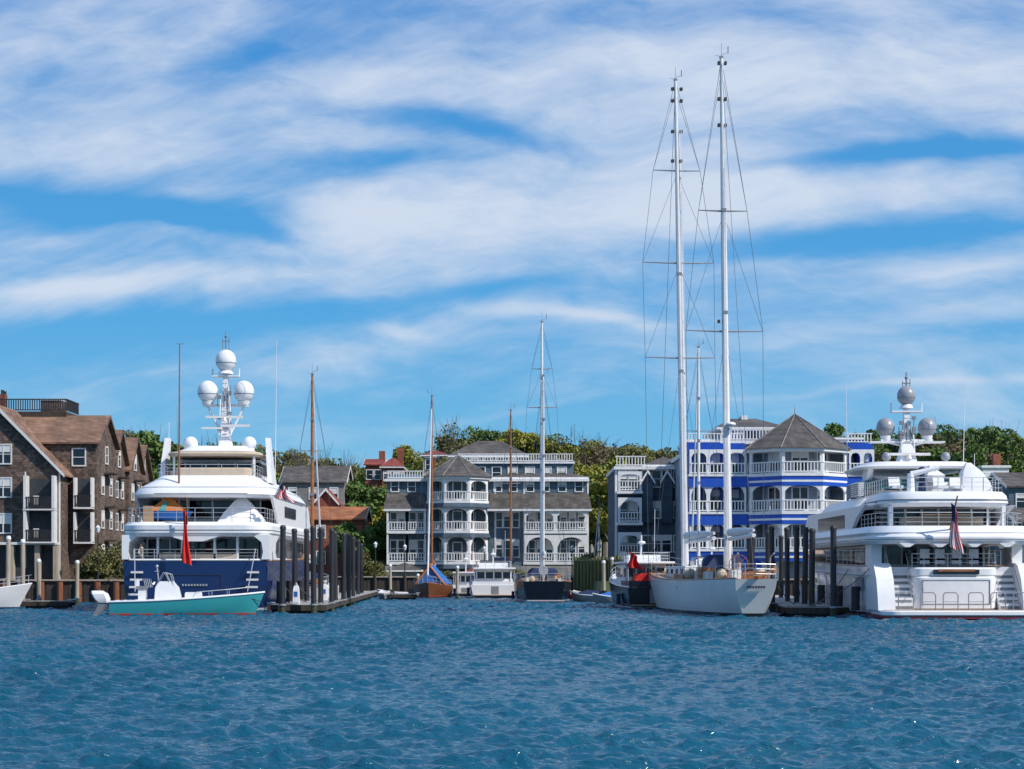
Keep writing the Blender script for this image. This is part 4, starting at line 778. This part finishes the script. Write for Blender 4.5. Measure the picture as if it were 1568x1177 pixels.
house('grey_townhouse',1350,1440,190,10,735,715,GREYW,GRROOF,'x'); house('waterside_shed',1560,1650,160,8,800,778,BLUEG,GRROOF,'x'); house('clapboard_house',905,945,262,9,765,745,CREAM,REDROOF,'y')
house('dock_office',596,640,194.5,4,872,862,GREYW,GRROOF,'hip'); house('dock_office',712,748,195,4,876,868,TRIM,REDROOF,'hip'); house('clapboard_house',320,400,240,9,730,708,CREAM,GRROOF,'x')
def lamp(px,D,top):
    g=Grp('street_lamp',(X(px,D),D,1.6)); h=Z(top,D)-1.6; g.p('post',BLACKR).cyl((0,0,0),(0,0,h),.07,.05).cyl((0,0,0),(0,0,.6),.12,.08); g.p('lantern',TRIM).cyl((0,0,h),(0,0,h+.4),.1,.2).cyl((0,0,h+.4),(0,0,h+.6),.22,.02); g.done()
for a in((575,192,838),(620,192,842),(918,193,840),(876,193,843),(150,150,815),(742,192,845)): lamp(*a)
# ------------------------------------------------------------------ vegetation
def leafmat(name,c1,c2,c3):
    m=bpy.data.materials.new(name); nt,b=nodes(m); b.inputs['Roughness'].default_value=.8
    tc=nt.nodes.new('ShaderNodeTexCoord'); n=nt.nodes.new('ShaderNodeTexNoise'); n.inputs['Scale'].default_value=.55; n.inputs['Detail'].default_value=7; n.inputs['Roughness'].default_value=.8
    nt.links.new(tc.outputs['Object'],n.inputs['Vector']); r=nt.nodes.new('ShaderNodeValToRGB'); e=r.color_ramp.elements; e[0].position=.3;e[1].position=.5;e.new(.72)
    e[0].color=c1+(1,);e[1].color=c2+(1,);e[2].color=c3+(1,); nt.links.new(n.outputs[0],r.inputs[0]); nt.links.new(r.outputs[0],b.inputs['Base Color'])
    return m
LG=leafmat('green_foliage',(.05,.095,.018),(.085,.15,.028),(.14,.20,.04)); LY=leafmat('yellow_green_foliage',(.15,.17,.02),(.24,.24,.03),(.33,.28,.035))
LO=leafmat('olive_foliage',(.08,.085,.028),(.125,.125,.035),(.18,.16,.05)); LB=leafmat('brown_foliage',(.11,.075,.04),(.17,.12,.06),(.22,.17,.08)); BARK=mat('tree_bark',(.13,.11,.095),.95,var=.3,bump=.4)
def leafmesh(g,name,mt,C,s):
    n=len(C); a=RN.normal(size=(n,3)); a/=np.linalg.norm(a,axis=1)[:,None]; b=RN.normal(size=(n,3)); b-=a*(a*b).sum(1)[:,None]; b/=np.linalg.norm(b,axis=1)[:,None]
    s=s*RN.uniform(.6,1.4,(n,1)); v=np.stack([C-a*s,C+b*s*.6,C+a*s,C-b*s*.6],1).reshape(-1,3).astype(np.float32)
    me=bpy.data.meshes.new(name); me.vertices.add(4*n); me.vertices.foreach_set('co',v.ravel()); me.loops.add(4*n); me.loops.foreach_set('vertex_index',np.arange(4*n,dtype=np.int32)); me.polygons.add(n)
    me.polygons.foreach_set('loop_start',np.arange(0,4*n,4,dtype=np.int32)); me.polygons.foreach_set('loop_total',np.full(n,4,dtype=np.int32)); me.update(); me.validate(); me.materials.append(mt)
    o=bpy.data.objects.new(name,me); scn.collection.objects.link(o); o.parent=g.e
def tree(g,x,y,base,top,w,mt_key,leaves,dens=1.0,bare=False):
    H=top-base; tr=g.p('trunks',BARK); th=H*.45; tr.cyl((x,y,base-1),(x,y,base+th),.05*H**.8,.03*H**.8,7)
    nl=9; tips=[]
    for i in range(nl):
        a=2*math.pi*i/nl+random.random(); r=w*.5*random.uniform(.35,.85); z0=base+th*random.uniform(.6,1); z1=base+H*random.uniform(.5,.95)
        t=(x+r*math.cos(a),y+r*math.sin(a)*.8,z1); tr.cyl((x,y,z0),t,.02*H**.8,.03,5); tips.append(t)
        for k in range(3 if not bare else 7):
            q=[t[0]+random.uniform(-1,1)*w*.16,t[1]+random.uniform(-1,1)*w*.16,t[2]+random.uniform(-.02,.16)*H]; f=random.uniform(.4,.9)
            s=[x+(t[0]-x)*f,y+(t[1]-y)*f,z0+(z1-z0)*f]; g.p('twigs',BARK).cyl(s,q,.05,.015,4)
            if bare:
                for _ in range(4): g.p('twigs',BARK).cyl([s[j]+(q[j]-s[j])*.6 for j in range(3)],[q[j]+random.uniform(-1,1)*w*.09 for j in range(3)],.025,.012,3)
    nc=int(28*dens)
    for i in range(nc):
        if i<len(tips): c=np.array(tips[i])
        else:
            u=RN.normal(size=3); u/=np.linalg.norm(u); rr=RN.uniform(.45,.95); c=np.array([x+u[0]*w*.5*rr,y+u[1]*w*.45*rr,base+H*.63+u[2]*H*.34*rr])
        m=int(230*(.12 if bare else 1)); cr=w*RN.uniform(.09,.18); P=RN.normal(size=(m,3)); P/=np.linalg.norm(P,axis=1)[:,None]; P*=(RN.uniform(.3,1,(m,1))**.5)*cr*np.array([1.25,1.1,.8])
        leaves.setdefault(mt_key,[]).append(P+c)
LM={'G':LG,'Y':LY,'O':LO,'B':LB}
g=Grp('distant_trees'); lv2={}
def gnd(x,y): return float(land(np.array(x),np.array(y)))
spec=[]
for px in range(-40,1640,30):
    k=np.interp(px,[0,180,215,250,300,330,420,500,560,600,640,700,760,800,850,900,960,1000,1100,1250,1340,1420,1480,1530,1600],[665,655,642,665,690,672,688,705,716,722,690,662,655,655,662,670,680,686,676,662,655,648,658,650,665])
    spec.append((px+random.uniform(-10,10),330+random.uniform(-20,30),k+random.uniform(-6,10)+4,random.uniform(9,13),random.choice('GOGOGB' if px<640 or px>1000 else 'OGYGOY'),False))
    spec.append((px+random.uniform(-16,16),270+random.uniform(-12,20),k+random.uniform(24,44),random.uniform(8,11),random.choice('GOGYG'),False))
spec+=[(210,190,642,6.5,'G',False),(232,196,655,6,'G',False),(795,300,650,9,'Y',False),(835,300,655,8,'Y',False),(560,232,735,9,'G',False),(575,228,780,6,'Y',False),(540,240,745,7,'Y',False),(925,225,700,8,'Y',False),(912,222,740,7,'G',False),(935,215,715,6,'Y',False),(1275,300,645,7,'G',False),
       (490,262,688,9,'O',True),(520,262,692,9,'O',True),(320,250,655,9,'O',True),(455,262,695,8,'O',True),(700,300,652,10,'O',True),(895,300,664,10,'B',True),(1520,250,650,11,'G',False),(1435,250,655,9,'O',False),(1410,300,662,9,'B',True),(1560,240,690,9,'G',False),(1480,245,680,9,'B',False),(1600,235,700,9,'G',False),(540,205,800,5,'G',False),(590,212,790,4,'G',False),(1460,240,665,8,'G',False)]
for px,D,py,w,k,bare in spec:
    xx=X(px,D); b=gnd(xx,D); tree(g,xx,D,b,max(Z(py,D),b+4),w,k,lv2,1.0,bare)
for k,v in lv2.items(): leafmesh(g,'foliage_'+{'G':'green','Y':'yellow','O':'olive','B':'brown'}[k],LM[k],np.concatenate(v),.27)
g.done()
g=Grp('shrubs'); C=[]
for px,D,w,h in((150,146.5+4,3,2.6),(165,152,3,3.4),(178,153,2.5,2.6),(132,151,2,1.8),(628,196,2.4,1.6),(640,197,2,1.4),(760,198,2.2,1.2),(575,193,3,2),(905,195,3,3),(790,199,3,1),(680,198,2.5,1),(560,192,2,3)):
    for i in range(9):
        P=RN.normal(size=(150,3)); P/=np.linalg.norm(P,axis=1)[:,None]; P*=RN.uniform(.3,1,(150,1))*np.array([w*.25,w*.25,h*.25]); C.append(P+np.array([X(px,D)+RN.uniform(-.3,.3)*w,D+RN.uniform(-.3,.3)*w,1.7+RN.uniform(.2,.8)*h]))
leafmesh(g,'shrub_leaves',LO,np.concatenate(C),.13); g.done()
# ------------------------------------------------------------------ water
def watermat():
    m=bpy.data.materials.new('harbour_water'); nt,b=nodes(m); b.inputs['Roughness'].default_value=.06; b.inputs['IOR'].default_value=1.333
    tc=nt.nodes.new('ShaderNodeTexCoord'); mp=nt.nodes.new('ShaderNodeMapping'); mp.inputs['Scale'].default_value=(.7,1.2,1); mp.inputs['Rotation'].default_value=(0,0,.25)
    nt.links.new(tc.outputs['Object'],mp.inputs[0])
    n=nt.nodes.new('ShaderNodeTexNoise'); n.inputs['Scale'].default_value=4.6; n.inputs['Detail'].default_value=4; n.inputs['Roughness'].default_value=.6; n.inputs['Distortion'].default_value=.5
    n2=nt.nodes.new('ShaderNodeTexNoise'); n2.inputs['Scale'].default_value=.05; n2.inputs['Detail'].default_value=3
    nt.links.new(mp.outputs[0],n.inputs['Vector']); nt.links.new(tc.outputs['Object'],n2.inputs['Vector'])
    bp=nt.nodes.new('ShaderNodeBump'); bp.inputs['Strength'].default_value=1.0; bp.inputs['Distance'].default_value=.11; nt.links.new(n.outputs[0],bp.inputs['Height']); nt.links.new(bp.outputs[0],b.inputs['Normal'])
    r=nt.nodes.new('ShaderNodeValToRGB'); r.color_ramp.elements[0].position=.35; r.color_ramp.elements[1].position=.65; r.color_ramp.elements[0].color=(.003,.062,.115,1); r.color_ramp.elements[1].color=(.006,.088,.15,1)
    nt.links.new(n2.outputs[0],r.inputs[0]); nt.links.new(r.outputs[0],b.inputs['Base Color']); return m
yy=[18.0]
while yy[-1]<205: yy.append(yy[-1]+.04+.0010*max(0,yy[-1]-18))
ys=np.concatenate([np.linspace(-3000,-20,12),np.linspace(-15,17.5,30),np.array(yy),np.linspace(210,6000,25)])
s=np.concatenate([np.linspace(-30,-.5,14),np.linspace(-.34,.34,820),np.linspace(.5,30,14)])
XX=s[None,:]*(np.clip(ys,18,400)[:,None]+4); YY=np.repeat(ys[:,None],len(s),1)
ZZ=np.zeros_like(XX); rw=np.random.RandomState(5)
for i in range(90):
    lam=.17*(10.0**rw.uniform()); k=2*math.pi/lam; th=math.radians(rw.normal(-80,30)); ph=rw.uniform(0,6.28); amp=.0085*lam*rw.uniform(.5,1.2)*(1.15 if lam<.7 else .85)
    ZZ+=amp*np.sin(k*(XX*math.cos(th)+YY*math.sin(th))+ph+ .9*np.sin(.31*XX+.23*YY+i)+.6*np.sin(.9*XX-.5*YY+2*i))
dist=1-smooth(150,210,YY); patch=.85+.35*np.sin(.17*XX+1.3)*np.sin(.11*YY+.4*np.sin(.1*XX))
ZZ=ZZ+8*np.maximum(ZZ,0)**2
ZZ*=dist*patch; ZZ[np.abs(s)[None,:].repeat(len(ys),0)>.4]=0; ZZ[YY<17.6]=0
gridmesh('water',XX,YY,ZZ,watermat())
# ------------------------------------------------------------------ world
AZ=math.atan2(.86,-.50); EL=math.radians(42)
w=bpy.data.worlds.new('World'); scn.world=w; w.use_nodes=True; nt=w.node_tree; nt.nodes.clear(); N=nt.nodes.new; Lk=nt.links.new
out=N('ShaderNodeOutputWorld'); bg=N('ShaderNodeBackground'); bg.inputs[1].default_value=.1; Lk(bg.outputs[0],out.inputs[0])
sky=N('ShaderNodeTexSky'); sky.sky_type='NISHITA'; sky.sun_disc=False; sky.sun_elevation=EL; sky.sun_rotation=AZ; sky.air_density=1; sky.dust_density=.5; sky.ozone_density=2
tc=N('ShaderNodeTexCoord'); sp=N('ShaderNodeSeparateXYZ'); Lk(tc.outputs['Generated'],sp.inputs[0])
def M(op,a,b=None,c=None):
    n=N('ShaderNodeMath'); n.operation=op
    for i,v in enumerate((a,b,c)):
        if v is None: continue
        if isinstance(v,(int,float)): n.inputs[i].default_value=v
        else: Lk(v,n.inputs[i])
    return n.outputs[0]
az=M('ARCTAN2',sp.outputs[0],sp.outputs[1]); el=M('ARCSINE',sp.outputs[2])
def noise(x,y,sc,det,ro,z=0.0,dist=0):
    c=N('ShaderNodeCombineXYZ'); Lk(x,c.inputs[0]); Lk(y,c.inputs[1]); c.inputs[2].default_value=z
    n=N('ShaderNodeTexNoise'); n.inputs['Scale'].default_value=sc; n.inputs['Detail'].default_value=det; n.inputs['Roughness'].default_value=ro; n.inputs['Distortion'].default_value=dist; Lk(c.outputs[0],n.inputs['Vector']); return n.outputs[0]
curve=M('SUBTRACT',M('MULTIPLY',az,.04),M('MULTIPLY',M('MULTIPLY',az,az),.40)); e2=M('SUBTRACT',el,curve)
w1=M('MULTIPLY',M('SUBTRACT',noise(az,el,5,2,.5,3.1),.5),.04); w2=M('MULTIPLY',M('SUBTRACT',noise(az,M('MULTIPLY',el,2),11,3,.6,8.7),.5),.02)
azw=M('ADD',az,M('MULTIPLY',M('ADD',w1,w2),2.5)); elw=M('ADD',el,M('ADD',w1,w2)); e2w=M('ADD',e2,M('ADD',w1,w2))
n1=noise(M('MULTIPLY',azw,3.6),M('MULTIPLY',e2w,12),1.0,4,.5,1.7,0)
n2=noise(M('MULTIPLY',azw,10),M('MULTIPLY',M('ADD',e2w,M('MULTIPLY',az,.10)),30),1.0,7,.6,5.2,.1)
n3=noise(M('MULTIPLY',azw,16),M('MULTIPLY',M('SUBTRACT',e2w,M('MULTIPLY',az,.14)),80),1.0,5,.62,9.2,.3)
d=M('ADD',M('MULTIPLY',M('SUBTRACT',n1,.5),1.3),M('ADD',M('MULTIPLY',M('SUBTRACT',n2,.5),1.05),M('MULTIPLY',M('SUBTRACT',n3,.5),.45)))
bias=N('ShaderNodeValToRGB'); mr=N('ShaderNodeMapRange'); mr.inputs[1].default_value=0; mr.inputs[2].default_value=.4; Lk(el,mr.inputs[0]); Lk(mr.outputs[0],bias.inputs[0])
e=bias.color_ramp.elements; vals=((0,.16),(.20,.28),(.30,.38),(.36,.50),(.5,.60),(.72,.64),(1,.5)); 
while len(e)<len(vals): e.new(.5)
for i,(p,v) in enumerate(vals): e[i].position=p; e[i].color=(v,v,v,1)
d=M('ADD',d,bias.outputs[0])
def blob(px,py,rx,ry,amp,tilt=0):
    global d
    a0=math.atan((px-HX)/FL); e0=math.atan((HY-py)/FL*math.cos(a0)); da=M('SUBTRACT',azw,a0); de=M('SUBTRACT',M('SUBTRACT',elw,e0),M('MULTIPLY',da,tilt))
    q=M('ADD',M('POWER',M('ABSOLUTE',M('MULTIPLY',da,FL/rx)),2),M('POWER',M('ABSOLUTE',M('MULTIPLY',de,FL/ry)),2)); d=M('ADD',d,M('MULTIPLY',M('EXPONENT',M('MULTIPLY',q,-1)),amp))
for b in ((540,245,170,24,-.6,.15),(720,172,170,18,-.5,-.12),(200,315,230,26,-.72,-.08),(330,350,120,16,-.45,-.2),(430,70,120,40,-.42,.35),(90,115,110,30,-.28,0),(1420,243,240,15,-.6,0),(1310,368,230,22,-.62,-.03),(330,500,360,18,-.42,.1),(440,405,120,12,-.25,.1),(900,15,220,20,-.3,0),(720,445,180,14,-.35,.12),
          (150,215,240,50,.28,.05),(900,300,260,80,.26,.08),(1250,120,340,90,.25,-.05),(560,335,170,40,.33,.12),(110,450,220,24,.55,.1),(900,480,200,12,.4,-.1),(1420,500,260,20,.38,0),(640,495,80,14,.3,-.05),(1350,300,260,25,.36,0),(1480,430,160,25,.3,0),(1400,590,260,7,.25,.05),(760,640,160,7,.18,.15),(560,410,200,30,.3,.05)): blob(*b)
cov=N('ShaderNodeMapRange'); cov.interpolation_type='SMOOTHSTEP'; cov.inputs[1].default_value=.12; cov.inputs[2].default_value=1.2; Lk(d,cov.inputs[0])
veil=M('MULTIPLY',cov.outputs[0],M('ADD',.66,M('ADD',M('MULTIPLY',n2,.36),M('MULTIPLY',n3,.16))))
cr=N('ShaderNodeValToRGB'); Lk(M('DIVIDE',M('MAXIMUM',el,0.0),1.5708),cr.inputs[0]); e=cr.color_ramp.elements
vals=((0,(2.4,5.6,7.9)),(.04,(1.4,4.8,7.9)),(.09,(.7,3.8,7.7)),(.2,(.4,2.6,6.8)),(1,(.2,1.3,4.3)))
while len(e)<len(vals): e.new(.5)
for i,(p,c) in enumerate(vals): e[i].position=p; e[i].color=c+(1,)
mx=N('ShaderNodeMix'); mx.data_type='RGBA'; mx.inputs[0].default_value=.9; Lk(sky.outputs[0],mx.inputs[6]); Lk(cr.outputs[0],mx.inputs[7])
mc=N('ShaderNodeMix'); mc.data_type='RGBA'; Lk(M('MINIMUM',veil,.93),mc.inputs[0]); Lk(mx.outputs[2],mc.inputs[6]); mc.inputs[7].default_value=(6.6,7.4,8.7,1)
Lk(mc.outputs[2],bg.inputs[0])
# ------------------------------------------------------------------ sun and camera
sd=Vector((math.sin(AZ)*math.cos(EL),math.cos(AZ)*math.cos(EL),math.sin(EL)))
l=bpy.data.lights.new('sun','SUN'); l.energy=4.7; l.angle=math.radians(.5); l.color=(1,.94,.86); lo=bpy.data.objects.new('sun',l); lo.rotation_euler=(-sd).to_track_quat('-Z','Y').to_euler(); scn.collection.objects.link(lo)
c=bpy.data.cameras.new('camera'); c.sensor_width=36; c.lens=36*FL/1568; c.shift_y=(HY-588.5)/1568; c.clip_end=20000; c.clip_start=.5
co=bpy.data.objects.new('camera',c); co.location=(0,0,CH); co.rotation_euler=(math.pi/2,0,0); scn.collection.objects.link(co); scn.camera=co
scn.view_settings.view_transform='Standard'; scn.view_settings.look='None'; scn.view_settings.exposure=0
